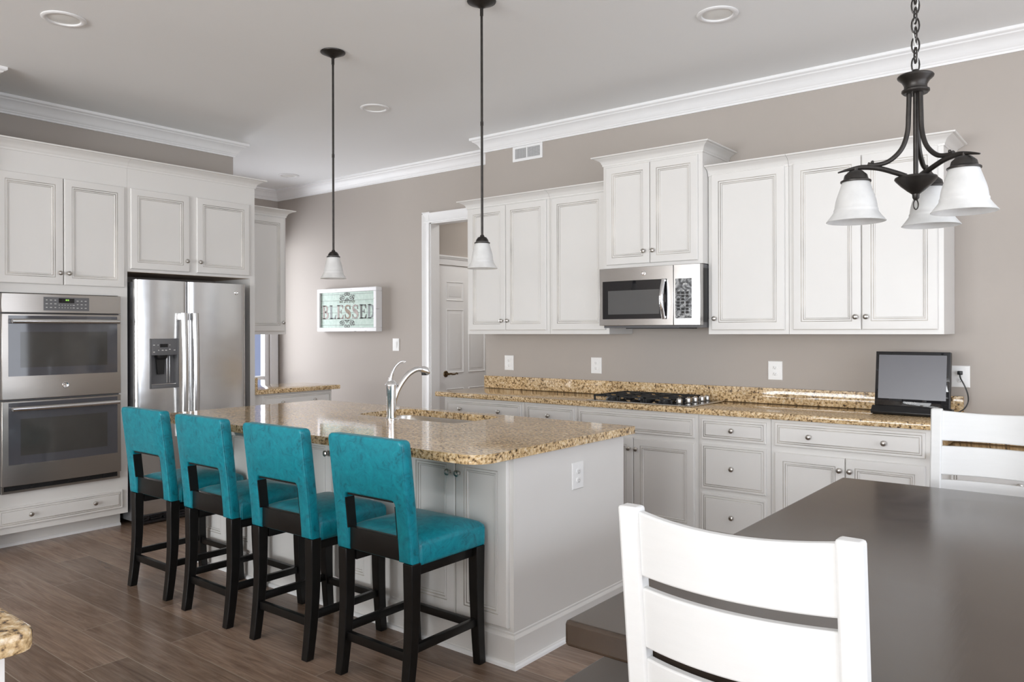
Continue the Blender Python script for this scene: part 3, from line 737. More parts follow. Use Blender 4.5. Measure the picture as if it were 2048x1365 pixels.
for u_ in (2.070, 2.078, 2.088): b.box(u_-0.003, u_+0.003, bowf(u_)-0.0028, bowf(u_)-0.0014, 1.692, 1.702)
for u_, z in ((2.04, 1.655), (2.07, 1.655), (2.10, 1.655), (2.04, 1.495), (2.07, 1.49), (2.10, 1.495)): b.box(u_-0.006, u_+0.006, bowf(u_)-0.0028, bowf(u_)-0.0014, z-0.002, z+0.002)
b.build('key_legends', M['key'], k)
pts = [(1.936+0.0*i, bowf(1.936)-0.012-0.034*math.sin(PI*(i/16)), 1.476+i/16*0.256) for i in range(17)]
b = MB().tube(pts, 0.0135, n=12)
b.box(1.925, 1.952, bowf(1.936)-0.02, bowf(1.936)+0.004, 1.477, 1.492, bev=0.003).box(1.925, 1.952, bowf(1.936)-0.02, bowf(1.936)+0.004, 1.717, 1.732, bev=0.003)
b.build('handle', M['chrome'], md)
yb = bowf(1.783)
b = MB().lathe([(0.0, yb), (0.0165, yb), (0.0165, yb-0.002), (0.0125, yb-0.003), (0.0125, yb-0.0015), (0.0, yb-0.0015)], (1.783, 0, 1.779), axis='y', n=24)
b.tube([(1.783+0.007*math.cos(a)*(0.5+0.5*abs(math.sin(a))), yb-0.0025, 1.779+0.007*math.sin(a)) for a in [i*2*PI/18 for i in range(18)]], 0.0014, n=6, closed=True)
b.build('badge', M['chrome'], md)
b = MB().box(1.60, 2.0, -0.39, -0.12, 1.409, 1.4155).build('grease_filter', M['black'], mw)

# ------------------------------------------------------------------ gas cooktop
ck = thing('gas_cooktop', 'black gas cooktop with steel rim set into the long granite counter', 'cooktop', (1.79, -0.335, 0.914))
b = MB(); slab(b, [(1.40, -0.578), (2.18, -0.578), (2.18, -0.105), (1.40, -0.105)], 0.9145, 0.923, 0.004)
tr = b.build('steel_tray', M['steelsink'], ck, smooth=30)
MB().box(1.425, 2.155, -0.555, -0.128, 0.9232, 0.9245).build('black_surface', M['blackglass'], tr)
for i, (u_, y) in enumerate([(1.53, -0.45), (1.53, -0.22), (1.73, -0.335), (1.93, -0.45), (1.93, -0.22)]):
    R = 0.048 if i == 2 else 0.036
    b = MB().lathe([(R+0.012, 0.9246), (R+0.010, 0.932), (R, 0.934), (R, 0.940), (R-0.006, 0.945), (0.0, 0.946)], (u_, y, 0), n=22)
    b.build('burner', M['black'], ck)
for gx0, gx1 in ((1.435, 1.628), (1.632, 1.828), (1.832, 2.028)):
    b = MB(); z0, z1 = 0.948, 0.958; y0, y1 = -0.548, -0.135; t = 0.011
    for y in (y0, (y0+y1)/2-0.005, y1-t): b.box(gx0, gx1, y, y+t, z0, z1, bev=0.002)
    for x in (gx0, gx1-t): b.box(x, x+t, y0, y1, z0, z1, bev=0.002)
    xm = (gx0+gx1)/2
    for yc in ((y0*3+y1)/4, (y0+3*y1)/4):
        b.box(gx0, xm-0.022, yc-t/2, yc+t/2, z0, z1, bev=0.002).box(xm+0.022, gx1, yc-t/2, yc+t/2, z0, z1, bev=0.002)
    for yy in (y0, (y0+y1)/2): b.box(xm-t/2, xm+t/2, yy, yy+0.075, z0, z1, bev=0.002)
    b.box(xm-t/2, xm+t/2, y1-0.075, y1, z0, z1, bev=0.002)
    for x in (gx0+0.001, gx1-t-0.001):
        for y in (y0+0.001, y1-t-0.001): b.box(x, x+t, y, y+t, 0.9246, z0+0.002, bev=0.002)
    b.build('grate', M['castiron'], ck)
for u_, y in ((2.055, -0.50), (2.075, -0.41), (2.085, -0.33), (2.095, -0.25), (2.10, -0.18)):
    b = MB().lathe([(0.021, 0.9246), (0.022, 0.929), (0.018, 0.931), (0.0195, 0.950), (0.017, 0.957), (0.0, 0.959)], (u_, y, 0), n=20)
    b.box(u_-0.003, u_+0.003, y-0.018, y+0.018, 0.957, 0.963, bev=0.0015)
    b.build('knob', M['nickel'], ck)

# ------------------------------------------------------------------ outlets, switch, vent
def outlet(label, c, F, plug=False):
    """duplex receptacle; c = (u, w) centre, plate starts at depth d"""
    u, d, w = c
    r = thing('electrical_outlet', label, 'outlet', F(u, d, w), 'white duplex outlets')
    b = MB(F); rings = []
    for i, dd in ((0, 0.0005), (0, 0.003), (0.0035, 0.0065), (0.010, 0.0068)):
        rings.append([(u-0.047+i, d+dd, w-0.062+i), (u+0.047-i, d+dd, w-0.062+i), (u+0.047-i, d+dd, w+0.062-i), (u-0.047+i, d+dd, w+0.062-i)])
    b.loft(rings).build('plate', M['white'], r, bevel=0.0)
    for s in (1, -1):
        cw = w+s*0.0205; b = MB(F); ring = lambda R, dd: [(u+R*math.cos(a)*0.0165/0.0165, d+dd, cw+max(-0.0125, min(0.0125, R*math.sin(a)))) for a in [i*2*PI/24 for i in range(24)]]
        b.loft([ring(0.0168, 0.0066), ring(0.0168, 0.0088), ring(0.0155, 0.0096)])
        s_ = b.build('socket', M['white'], r)
        b = MB(F).box(u-0.0075, u-0.0055, d+0.0090, d+0.0099, cw-0.003, cw+0.0065).box(u+0.0055, u+0.0075, d+0.0090, d+0.0099, cw-0.002, cw+0.0055)
        b.box(u-0.0022, u+0.0022, d+0.0090, d+0.0099, cw-0.0105, cw-0.0065)
        b.build('slots', M['grey'], s_)
    return r
Fx = lambda u, d, w: (d, u, w)
outlet('white outlet on the wall at the doorway end of the long counter', (0.256, 0.0, 1.130), Fb)
outlet('white outlet on the wall between the doorway and the cooktop', (1.114, 0.0, 1.129), Fb)
outlet('white outlet with empty sockets on the wall between cooktop and television', (2.497, 0.0, 1.131), Fb)
outlet('white outlet with a black plug in it beside the small television', (3.564, 0.0, 1.128), Fb)
outlet('white outlet on the plain end panel of the island', (-2.080, 2.3192, 0.727), Fx)
r = thing('light_switch', 'white rocker light switch on the wall between the sign and the doorway', 'switch', (-1.506, YF, 1.26))
b = MB(); rings = []
for i, dd in ((0, 0.0005), (0, 0.003), (0.0035, 0.006), (0.010, 0.0063)):
    rings.append([(-1.553+i, YF-dd, 1.196+i), (-1.459-i, YF-dd, 1.196+i), (-1.459-i, YF-dd, 1.324-i), (-1.553+i, YF-dd, 1.324-i)])
b.loft(rings).build('plate', M['white'], r)
MB().prism([(YF-0.006, 1.228), (YF-0.0085, 1.228), (YF-0.012, 1.292), (YF-0.006, 1.292)], 'yz', -1.522, -1.490).build('rocker', M['white'], r)
r = thing('air_vent', 'white wall air register just under the ceiling crown', 'vent', (0.456, 0, 2.80))
b = MB().box(0.304, 0.609, -0.008, -0.001, 2.80, 2.822).box(0.304, 0.609, -0.008, -0.001, 2.905, 2.924).box(0.304, 0.330, -0.008, -0.001, 2.822, 2.905).box(0.585, 0.609, -0.008, -0.001, 2.822, 2.905).box(0.448, 0.456, -0.008, -0.001, 2.822, 2.905)
b.build('frame', M['trim'], r)
MB().box(0.33, 0.585, -0.0025, -0.0012, 2.822, 2.905).build('duct_backing', M['grey'], r)
b = MB()
for i in range(13):
    x = 0.334+i*0.0088; b.prism([(x, -0.003), (x+0.0062, -0.0078), (x+0.0086, -0.0078), (x+0.0030, -0.003)], 'xy', 2.822, 2.905)
for i in range(14):
    x = 0.459+i*0.0089; b.box(x, x+0.002, -0.006, -0.003, 2.822, 2.905)
for i in range(7): b.box(0.456, 0.585, -0.006, -0.003, 2.827+i*0.0118, 2.8295+i*0.0118)
b.build('louvers', M['trim'], r)

# ------------------------------------------------------------------ small television
tv = thing('television', 'small black flat television leaning back on the granite counter', 'television', (3.36, -0.24, 0.914))
A = Vector((3.168, -0.268, 0.963)); Ux = Vector((1, -0.04, 0)).normalized(); tilt = math.radians(7)
Nn = Vector((Ux.y, -Ux.x, 0)).normalized()           # towards the room
Up = (Vector((0, 0, math.cos(tilt)))-Nn*math.sin(tilt)); Nf = Ux.cross(Up).normalized()
if Nf.y > 0: Nf = -Nf
TF = lambda u, d, w: tuple(A+Ux*u+Nf*d+Up*w)
TW, TH = 0.385, 0.312
b = MB(TF).box(0, TW, -0.035, 0.0, 0, TH, bev=0.006)
sh = b.build('shell', M['black'], tv)
b = MB(TF); rings = [[(i, d, i), (TW-i, d, i), (TW-i, d, TH-i), (i, d, TH-i)] for i, d in ((0.0015, 0.0), (0.0015, 0.003), (0.003, 0.004))]
bz = b.loft(rings).build('bezel', M['blackglass'], sh)
MB(TF).box(0.018, TW-0.018, 0.0038, 0.0046, 0.042, TH-0.02).build('screen', M['screen'], sh)
b = MB(TF)
b.prism([(-0.055, -0.048), (0.026, -0.048), (0.034, -0.036), (0.006, 0.001), (-0.055, 0.001)], 'yz', -0.012, TW+0.012)
b.build('base', M['black'], tv, bevel=0.003)
def text_mesh(name, body, size, place, mat, parent, shear=0.0, ext=0.0006):
    cu = bpy.data.curves.new(name, 'FONT'); cu.body = body; cu.size = size; cu.shear = shear; cu.extrude = ext; cu.align_x = 'CENTER'; cu.align_y = 'CENTER'; cu.resolution_u = 3
    t = bpy.data.objects.new(name, cu); C.objects.link(t)
    dg = bpy.context.evaluated_depsgraph_get(); me = bpy.data.meshes.new_from_object(t.evaluated_get(dg))
    bpy.data.objects.remove(t); bpy.data.curves.remove(cu)
    b = MB(); b.v = [tuple(place(v.co.x, v.co.y, v.co.z)) for v in me.vertices]; b.f = [list(p.vertices) for p in me.polygons]; b.m = [0]*len(b.f)
    bpy.data.meshes.remove(me)
    return b.build(name, mat, parent)
text_mesh('logo', 'VIZIO', 0.017, lambda x, y, z: TF(TW/2+x*1.35, 0.0045+z, 0.021+y), M['key'], sh)
# power cord and plug
pl = MB().box(3.551, 3.577, -0.032, -0.0098, 1.139, 1.161, bev=0.004).build('plug', M['black'], tv)
P0 = [(3.564, -0.030, 1.145), (3.570, -0.045, 1.12), (3.590, -0.05, 1.08), (3.606, -0.048, 1.03), (3.606, -0.045, 0.985), (3.585, -0.05, 0.945), (3.545, -0.07, 0.922), (3.50, -0.10, 0.919), (3.45, -0.16, 0.9195), (3.42, -0.20, 0.935)]
def smooth_path(P, k=6):
    P = [Vector(p) for p in P]; out = []
    for i in range(len(P)-1):
        a, b_, c, d = P[max(i-1, 0)], P[i], P[i+1], P[min(i+2, len(P)-1)]
        for j in range(k):
            t = j/k; out.append(0.5*((2*b_)+(c-a)*t+(2*a-5*b_+4*c-d)*t*t+(3*b_-a-3*c+d)*t**3))
    return out+[P[-1]]
MB().tube(smooth_path(P0), 0.0038, n=8).build('power_cord', M['black'], tv)

# ------------------------------------------------------------------ island
IS = thing('kitchen_island', 'cream kitchen island with plain end panel under the granite top', 'island', (1.12, -2.1, 0))
IX0, IX1, IY0, IY1 = -0.11, 2.318, -2.552, -1.657
b = MB().box(IX0, IX1, IY0, IY1-0.02, 0.14, 0.69).box(IX0, 0.70, IY0, IY1-0.02, 0.69, 0.8755).box(1.66, IX1, IY0, IY1-0.02, 0.69, 0.8755)
b.box(0.70, 1.66, IY0, -2.17, 0.69, 0.8755).box(0.70, 1.66, -1.684, IY1-0.02, 0.69, 0.8755)
b.build('body', M['cream'], IS)
MB().box(IX1-0.02, IX1+0.0005, IY0-0.001, IY1-0.001, 0.0, 0.876).build('end_panel', M['cream'], IS)
IBB = [(0.0, 0.0), (0.022, 0.0), (0.022, 0.010), (0.016, 0.016), (0.013, 0.020), (0.013, 0.118), (0.010, 0.124), (0.004, 0.130), (0.004, 0.138), (0.0, 0.142)]
sweep([(IX0, IY1), (IX0, IY0), (IX1, IY0), (IX1, IY1)], IBB, -1).build('baseboard', M['cream'], IS, smooth=25)
sweep([(IX0, IY0), (IX1, IY0), (IX1, IY1)], [(0.0, 0.0), (0.030, 0.0), (0.028, 0.010), (0.022, 0.016), (0.0, 0.016)], -1).build('shoe_molding', M['trim'], IS, smooth=25)
for x0, x1, kn in ((1.715, 2.297, True), (0.870, 1.455, True), (-0.08, 0.465, True)):
    xm = (x0+x1)/2
    panel(IS, 'door', Fb, x0, xm-0.002, 0.158, 0.857, -IY0, DOOR, [(xm-0.028, 0.778)]); panel(IS, 'door', Fb, xm+0.002, x1, 0.158, 0.857, -IY0, DOOR, [(xm+0.028, 0.778)])
def corbel(x):
    pr = [(-IY0, 0.874), (-IY0+0.19, 0.874), (-IY0+0.19, 0.852)]
    for i in range(13):
        a = i/12*PI/2; pr.append((-IY0+0.035+0.145*(1-math.sin(a)), 0.70+0.135*math.cos(a)))
    pr += [(-IY0+0.028, 0.66), (-IY0+0.012, 0.635), (-IY0, 0.63)]
    return MB(Fb).prism([(d, w) for d, w in pr], 'yz', x-0.03, x+0.03)
for x in (0.525, 1.585): corbel(x).build('corbel', M['cream'], IS, bevel=0.003)
for u0, u1, kd in ((0.02, 0.78, 1), (0.80, 1.56, 0), (1.58, 2.30, 1)):      # drawers and doors on the cooktop side
    Fr = lambda u, d, w: (u, d, w)
    um = (u0+u1)/2
    panel(IS, 'door', Fr, u0, um-0.002, 0.158, 0.69, IY1-0.02, DOOR, []); panel(IS, 'door', Fr, um+0.002, u1, 0.158, 0.69, IY1-0.02, DOOR, [])
    panel(IS, 'drawer', Fr, u0, u1, 0.715, 0.857, IY1-0.02, DRAWER, [])

# island countertop with an undermount sink cut-out
SX0, SX1, SY0, SY1 = 0.79, 1.575, -2.105, -1.700
def rrect(x0, x1, y0, y1, rad, k=8):
    """rounded rectangle, ccw; rad = (x0y0, x1y0, x1y1, x0y1)"""
    pts = []
    for (cx, cy, r_, a0) in ((x0+rad[0], y0+rad[0], rad[0], PI), (x1-rad[1], y0+rad[1], rad[1], 1.5*PI), (x1-rad[2], y1-rad[2], rad[2], 0), (x0+rad[3], y1-rad[3], rad[3], PI/2)):
        for i in range(k+1):
            a = a0+i/k*PI/2; pts.append((cx+r_*math.cos(a), cy+r_*math.sin(a)))
    return pts
def slab_hole(outer, hole, z0, z1):
    bm = bmesh.new(); e_all = []
    for loop in (outer, hole):
        vs = [bm.verts.new((x, y, z1)) for x, y in loop]
        e_all += [bm.edges.new((vs[i], vs[(i+1) % len(vs)])) for i in range(len(vs))]
    bmesh.ops.triangle_fill(bm, edges=e_all, use_beauty=True)
    ex = bmesh.ops.extrude_face_region(bm, geom=bm.faces[:])
    for v in [g_ for g_ in ex['geom'] if isinstance(g_, bmesh.types.BMVert)]: v.co.z = z0
    bm.verts.index_update()
    return MB().bm(bm)
outer = rrect(-0.144, 2.367, -2.831, -1.623, (0.10, 0.10, 0.004, 0.004))
hole = rrect(SX0, SX1, SY0, SY1, (0.07, 0.07, 0.07, 0.07))
o = slab_hole(outer, hole, 0.8765, 0.914).build('island_countertop', M['granite'], None, smooth=40, bevel=0.005)
tag(o, 'speckled gold granite island top with rounded corner and sink cut-out', 'countertop')
sk = thing('kitchen_sink', 'undermount stainless sink sunk in the island top', 'sink', (1.18, -1.9, 0.70))
rings = []
for ins, z in ((-0.014, 0.8762), (0.004, 0.8762), (0.006, 0.868), (0.014, 0.735), (0.030, 0.712), (0.06, 0.706)):
    rings.append([(x, y, z) for x, y in rrect(SX0+ins, SX1-ins, SY0+ins, SY1-ins, (0.06,)*4)])
b = MB().loft(rings, cap=False); n_ = len(rings[0]); b.f.append([len(b.v)-n_+i for i in range(n_)]); b.m.append(0)
# outer skin a little outside so that the basin has thickness
rings = [[(x, y, z) for x, y in rrect(SX0+ins, SX1-ins, SY0+ins, SY1-ins, (0.06,)*4)] for ins, z in ((-0.014, 0.8762), (-0.014, 0.874), (0.003, 0.872), (0.010, 0.735), (0.028, 0.706), (0.06, 0.70))]
b.loft(rings, cap=False); b.f.append([len(b.v)-n_+i for i in range(n_)]); b.m.append(0)
b.build('basin', M['steelsink'], sk, smooth=50)
MB().lathe([(0.0, 0.7065), (0.042, 0.7065), (0.045, 0.709), (0.035, 0.7095), (0.03, 0.7075), (0.0, 0.7075)], (1.18, -1.88, 0), n=24).build('drain', M['chrome'], sk)

# faucet
fc = thing('faucet', 'tall chrome single-lever faucet standing beside the island sink', 'faucet', (1.151, -2.155, 0.914))
fx_, fy_ = 1.151, -2.155
b = MB().lathe([(0.030, 0.9142), (0.030, 0.919), (0.0265, 0.922), (0.0255, 0.94), (0.0265, 1.02), (0.0285, 1.096), (0.0285, 1.10)], (fx_, fy_, 0), n=28)
b.build('body', M['chrome'], fc, smooth=40)
dv = Vector((0.45, 0.89, 0)).normalized()
def fp(h, z): return (fx_+dv.x*h*0.72, fy_+dv.y*h*0.72, z)
b = MB().tube(smooth_path([fp(0.012, 0.965), fp(0.024, 1.02), fp(0.052, 1.075), fp(0.095, 1.125), fp(0.145, 1.163), fp(0.20, 1.183), fp(0.245, 1.183)]), 0.0155, n=14)
b.tube([fp(0.235, 1.184), fp(0.255, 1.181), fp(0.285, 1.172), fp(0.302, 1.163)], [0.0165, 0.0215, 0.0225, 0.018], n=14)
b.build('spout', M['chrome'], fc, smooth=45)
MB().tube([fp(0.262, 1.168), fp(0.262, 1.150)], [0.017, 0.015], n=14).build('spray_face', M['black'], fc)
b = MB().lathe([(0.034, 1.1005), (0.034, 1.104), (0.026, 1.116), (0.014, 1.128)], (fx_, fy_, 0), n=24)
b.tube(smooth_path([fp(-0.004, 1.112), fp(-0.002, 1.14), fp(0.012, 1.175), fp(0.040, 1.207), fp(0.075, 1.226), fp(0.112, 1.226)]), [0.020-0.0125*min(1, i/14) for i in range(31)], n=12, flat=0.7)
b.build('lever', M['chrome'], fc, smooth=45)

# ------------------------------------------------------------------ bar stools
def stool_leg(x, y0, y1, ztop, splay):
    """square leg, straight above and curving out to the foot; y0 at the top, y1 at the foot"""
    rings = []
    for i in range(11):
        t = i/10; z = ztop*(1-t)
        y = y0+(y1-y0)*max(0, (t-0.35)/0.65)**1.7; h = 0.025-0.006*t
        rings.append([(x-h, y-h, z), (x+h, y-h, z), (x+h, y+h, z), (x-h, y+h, z)])
    return MB().loft(rings)
def make_stool():
    r = thing('bar_stool', '', 'stool', (0, 0, 0), 'turquoise bar stools along the island')
    for sx in (-1, 1):
        stool_leg(sx*0.190, -0.188, -0.218, 0.512, 1).build('leg', M['stoolwood'], r, bevel=0.003)
        stool_leg(sx*0.190, 0.186, 0.203, 0.500, 1).build('leg', M['stoolwood'], r, bevel=0.003)
        MB().box(sx*0.190-0.011, sx*0.190+0.011, -0.185, 0.185, 0.165, 0.197, bev=0.002).build('stretcher', M['stoolwood'], r)
    MB().box(-0.168, 0.168, -0.207, -0.185, 0.135, 0.170, bev=0.002).build('stretcher', M['stoolwood'], r)
    MB().box(-0.168, 0.168, 0.178, 0.200, 0.150, 0.182, bev=0.002).build('stretcher', M['stoolwood'], r)
    MB().box(-0.160, 0.160, -0.207, -0.182, 0.515, 0.602, bev=0.002).build('back_rail', M['stoolwood'], r)
    b = MB()
    for sx in (-1, 1): b.box(sx*0.175-0.012, sx*0.175+0.012, -0.16, 0.18, 0.455, 0.498, bev=0.002)
    b.box(-0.18, 0.18, 0.175, 0.198, 0.455, 0.498, bev=0.002)
    b.build('seat_frame', M['stoolwood'], r)
    # seat cushion: rounded block with a domed top
    bm = bmesh.new(); nx, ny = 15, 15; x0, x1, y0, y1 = -0.214, 0.214, -0.176, 0.226
    rings = []
    def outline(ins, z, dome=0.0):
        pts = []
        for x, y in rrect(x0+ins, x1-ins, y0+ins, y1-ins, (0.022,)*4, 4): pts.append((x, y, z))
        return pts
    rr = [outline(0.008, 0.498), outline(0.001, 0.503), outline(0.0, 0.515), outline(0.0, 0.570), outline(0.004, 0.583), outline(0.016, 0.594), outline(0.05, 0.608), outline(0.10, 0.619), outline(0.15, 0.625), outline(0.172, 0.6265)]
    bm.free()
    MB().loft(rr).build('seat', M['leather'], r, smooth=60)
    b = MB()                                                                   # piping at the seams of the seat
    for sx in (x0+0.0005, x1-0.0005):
        for yy in (y0+0.0225, y1-0.0225): b.tube([(sx, yy, 0.502), (sx, yy, 0.575)], 0.0018, n=6)
    b.build('seam', M['leather'], r)
    # upholstered back: an arch with two legs around an opening, leaning backwards, rounded edges
    ztop, zb, w, pw = 0.986, 0.513, 0.214, 0.068
    def lean(z): return -0.192-0.050*max(0, (z-0.53)/(ztop-0.53))**1.15
    outerp = []; innerp = []
    def arc(cx, cz, rad, a0, a1, k=6): return [(cx+rad*math.cos(a0+(a1-a0)*i/k), cz+rad*math.sin(a0+(a1-a0)*i/k)) for i in range(k+1)]
    shape = []
    def seg(a, c, k): return [(a[0]+(c[0]-a[0])*i/k, a[1]+(c[1]-a[1])*i/k) for i in range(k)]
    oz = 0.747; iw = w-pw
    # build as columns so it can follow the lean: outline polygon sampled densely
    left_out = seg((-w, zb), (-w, ztop-0.02), 14)+arc(-w+0.02, ztop-0.02, 0.02, PI, PI/2, 5)
    right_out = [(-x, z) for x, z in left_out][::-1]
    inner_r = seg((iw, zb), (iw, oz-0.018), 8)+arc(iw-0.018, oz-0.018, 0.018, 0, PI/2, 5)
    inner_l = [(-x, z) for x, z in inner_r][::-1]
    top_edge = seg(left_out[-1], right_out[0], 8)[1:]
    bot_edge = seg(inner_r[-1], inner_l[0], 8)[1:]
    poly = left_out+top_edge+right_out+inner_r+bot_edge+inner_l
    def inset(P, d):
        out = []; n = len(P)
        for i in range(n):
            a, p, c = Vector(P[i-1]), Vector(P[i]), Vector(P[(i+1) % n])
            t0 = (p-a).normalized() if (p-a).length > 1e-9 else Vector((0, 1)); t1 = (c-p).normalized() if (c-p).length > 1e-9 else t0
            n0 = Vector((t0.y, -t0.x)); n1 = Vector((t1.y, -t1.x)); m_ = n0+n1
            q = m_.dot(n0)
            out.append(tuple(p+m_*(d/q)) if q > 0.3 else tuple(p+n0*d))
        return out
    rings = []
    for d, yo in ((0.009, 0.0), (0.003, 0.002), (0.0, 0.009), (0.0, 0.043), (0.003, 0.050), (0.009, 0.052)):
        rings.append([(x, lean(z)+yo-0.026, z) for x, z in inset(poly, d)])
    b = MB(); n = len(poly)
    for j in range(len(rings)-1):
        b.add(rings[j]+rings[j+1], [(i, (i+1) % n, n+(i+1) % n, n+i) for i in range(n)])
    for R, flip in ((rings[0], 1), (rings[-1], 0)):
        bm = bmesh.new(); vs = [bm.verts.new(p) for p in R]; es = [bm.edges.new((vs[i], vs[(i+1) % n])) for i in range(n)]
        bmesh.ops.triangle_fill(bm, edges=es, use_beauty=True); b.bm(bm)
    o = b.build('backrest', M['leather'], r, smooth=60)
    bm = bmesh.new(); bm.from_mesh(o.data); bmesh.ops.remove_doubles(bm, verts=bm.verts[:], dist=1e-5); bmesh.ops.recalc_face_normals(bm, faces=bm.faces[:]); bm.to_mesh(o.data); bm.free()
    o.data.polygons.foreach_set('use_smooth', [True]*len(o.data.polygons)); o.data.set_sharp_from_angle(angle=math.radians(60))
    # dark wood inside the opening, stitched seam lines
    b = MB()
    for sx in (-1, 1):
        rg = []
        for i in range(9):
            z = 0.602+(oz-0.020-0.602)*i/8; y = lean(z)
            rg.append([(sx*(iw-0.004), y-0.022, z), (sx*(iw+0.004), y-0.022, z), (sx*(iw+0.004), y+0.022, z), (sx*(iw-0.004), y+0.022, z)])
        b.loft(rg)
    zz = oz-0.003; b.box(-iw+0.016, iw-0.016, lean(zz)-0.020, lean(zz)+0.020, zz-0.003, zz+0.004)
    b.build('inner_frame', M['stoolwood'], o)
    for sx in (-1, 1): MB().tube([(sx*(w-0.0035), lean(z)-0.0235, z) for z in [zb+0.01+(ztop-zb-0.03)*i/16 for i in range(17)]], 0.0022, n=6).build('piping', M['leather'], o)
    b = MB()
    for sx in (-1, 1):
        for y in (-0.218, 0.203): b.lathe([(0.010, 0.0), (0.012, 0.004)], (sx*0.19, y, 0), n=10)
    b.build('foot_glides', M['white'], r)
    return r
st0 = make_stool()
for i, (x, y, a, lab) in enumerate([
    (1.988, -2.812, 0.0, 'turquoise leather bar stool at the island corner by the dining table'),
    (1.392, -2.822, 0.010, 'turquoise leather bar stool second from the dining table end'),
    (0.800, -2.826, -0.008, 'turquoise leather bar stool third from the dining table end'),
    (0.206, -2.812, 0.005, 'turquoise leather bar stool standing by the steel refrigerator')]):
    s = st0 if i == 0 else copy_tree(st0)
    s.location = (x, y, 0.0); s.rotation_euler = (0, 0, a); s['label'] = lab

# ------------------------------------------------------------------ pendants, chandelier, downlights
BELL = [(0.44, 1.0), (0.455, 0.985), (0.465, 0.95), (0.485, 0.90), (0.525, 0.82), (0.585, 0.70), (0.635, 0.60), (0.675, 0.50), (0.70, 0.40), (0.712, 0.32), (0.735, 0.30), (0.742, 0.275), (0.735, 0.25), (0.755, 0.22), (0.81, 0.165), (0.875, 0.105), (0.94, 0.05), (1.0, 0.0)]
def bell(c, R, H, th=0.003):
    pr = [(R*r, c[2]+H*h) for r, h in BELL]
    inner = [(max(0.002, r-th), z) for r, z in pr][::-1]
    return MB().lathe(pr+[(pr[-1][0]-th*0.5, pr[-1][1]-0.001)]+inner, (c[0], c[1], 0), n=48, cap=False)
def pendant(x, y, zb, label):
    r = thing('pendant_lamp', label, 'pendant light', (x, y, CEIL), 'pendant lamps over the island')
    MB().lathe([(0.0, CEIL-0.038), (0.010, CEIL-0.038), (0.022, CEIL-0.030), (0.045, CEIL-0.020), (0.060, CEIL-0.012), (0.071, CEIL-0.008), (0.073, CEIL-0.003), (0.070, CEIL-0.0005), (0.0, CEIL-0.0005)], (x, y, 0), n=36).build('canopy', M['bronze'], r)
    b = MB().lathe([(0.0085, CEIL-0.075), (0.0085, CEIL-0.036)], (x, y, 0), n=12)
    zt = zb+0.128
    b.lathe([(0.0062, zt+0.03), (0.0062, CEIL-0.04)], (x, y, 0), n=12).lathe([(0.0078, (zt+CEIL)/2-0.02), (0.0078, (zt+CEIL)/2+0.0)], (x, y, 0), n=12)
    b.build('rod', M['bronze'], r)
    MB().lathe([(0.0, zt+0.038), (0.009, zt+0.038), (0.012, zt+0.030), (0.022, zt+0.026), (0.030, zt+0.014), (0.033, zt+0.004), (0.039, zt+0.001), (0.039, zt-0.004), (0.030, zt-0.006), (0.0, zt-0.006)], (x, y, 0), n=30).build('socket_cap', M['bronze'], r)
    bell((x, y, zb), 0.0765, 0.132).build('lamp_shade', M['frost'], r, smooth=60)
    return r
pendant(0.652, -2.150, 1.708, 'black-rod pendant with frosted bell shade hanging in front of the plain far wall')
pendant(1.795, -2.138, 1.708, 'black-rod pendant with frosted bell shade hanging in front of the doorway cabinet')

CX, CY = 3.838, -2.600
ch = thing('chandelier', 'dark bronze three-arm chandelier with frosted bell shades over the dining table', 'chandelier', (CX, CY, CEIL))
MB().lathe([(0.0, CEIL-0.045), (0.012, CEIL-0.045), (0.02, CEIL-0.03), (0.05, CEIL-0.018), (0.062, CEIL-0.006), (0.062, CEIL-0.0005), (0.0, CEIL-0.0005)], (CX, CY, 0), n=32).build('canopy', M['bronze'], ch)
zc0 = 2.146; n_l = 30; pitch = (CEIL-0.045-zc0)/n_l
for i in range(n_l):
    zc = zc0+pitch*(i+0.5); R = pitch*0.62; q = (PI/2)*(i % 2)+0.5
    pts = [(CX+math.cos(q)*0.0105*math.cos(a), CY+math.sin(q)*0.0105*math.cos(a), zc+(R+0.006)*math.sin(a)) for a in [k*2*PI/14 for k in range(14)]]
    MB().tube(pts, 0.0024, n=6, closed=True).build('chain_link', M['bronze'], ch)
MB().tube([(CX+0.006*math.sin(i*1.1), CY+0.006*math.cos(i*1.1), 2.14+(CEIL-0.05-2.14)*i/30) for i in range(31)], 0.002, n=6).build('cord', M['key'], ch)
b = MB().lathe([(0.0, 2.146), (0.008, 2.146), (0.010, 2.138), (0.018, 2.132), (0.046, 2.130), (0.0485, 2.126), (0.047, 2.122), (0.036, 2.112), (0.030, 2.100), (0.031, 2.091), (0.037, 2.087), (0.037, 2.082), (0.032, 2.077), (0.0, 2.077)], (CX, CY, 0), n=36)
b.build('crown_cup', M['bronze'], ch)
b = MB().lathe([(0.0068, 1.83), (0.0068, 2.08)], (CX, CY, 0), n=14).lathe([(0.0, 1.841), (0.040, 1.840), (0.055, 1.836), (0.0565, 1.831), (0.053, 1.826), (0.040, 1.812), (0.022, 1.796), (0.010, 1.787), (0.009, 1.776), (0.005, 1.770), (0.0, 1.770)], (CX, CY, 0), n=36)
b.tube([(CX+0.0068*math.cos(a)*0.8, CY+0.0068*math.cos(a)*0.6, 1.757+0.014*math.sin(a)) for a in [k*2*PI/16 for k in range(16)]], 0.0018, n=6, closed=True)
b.build('center_column', M['bronze'], ch)
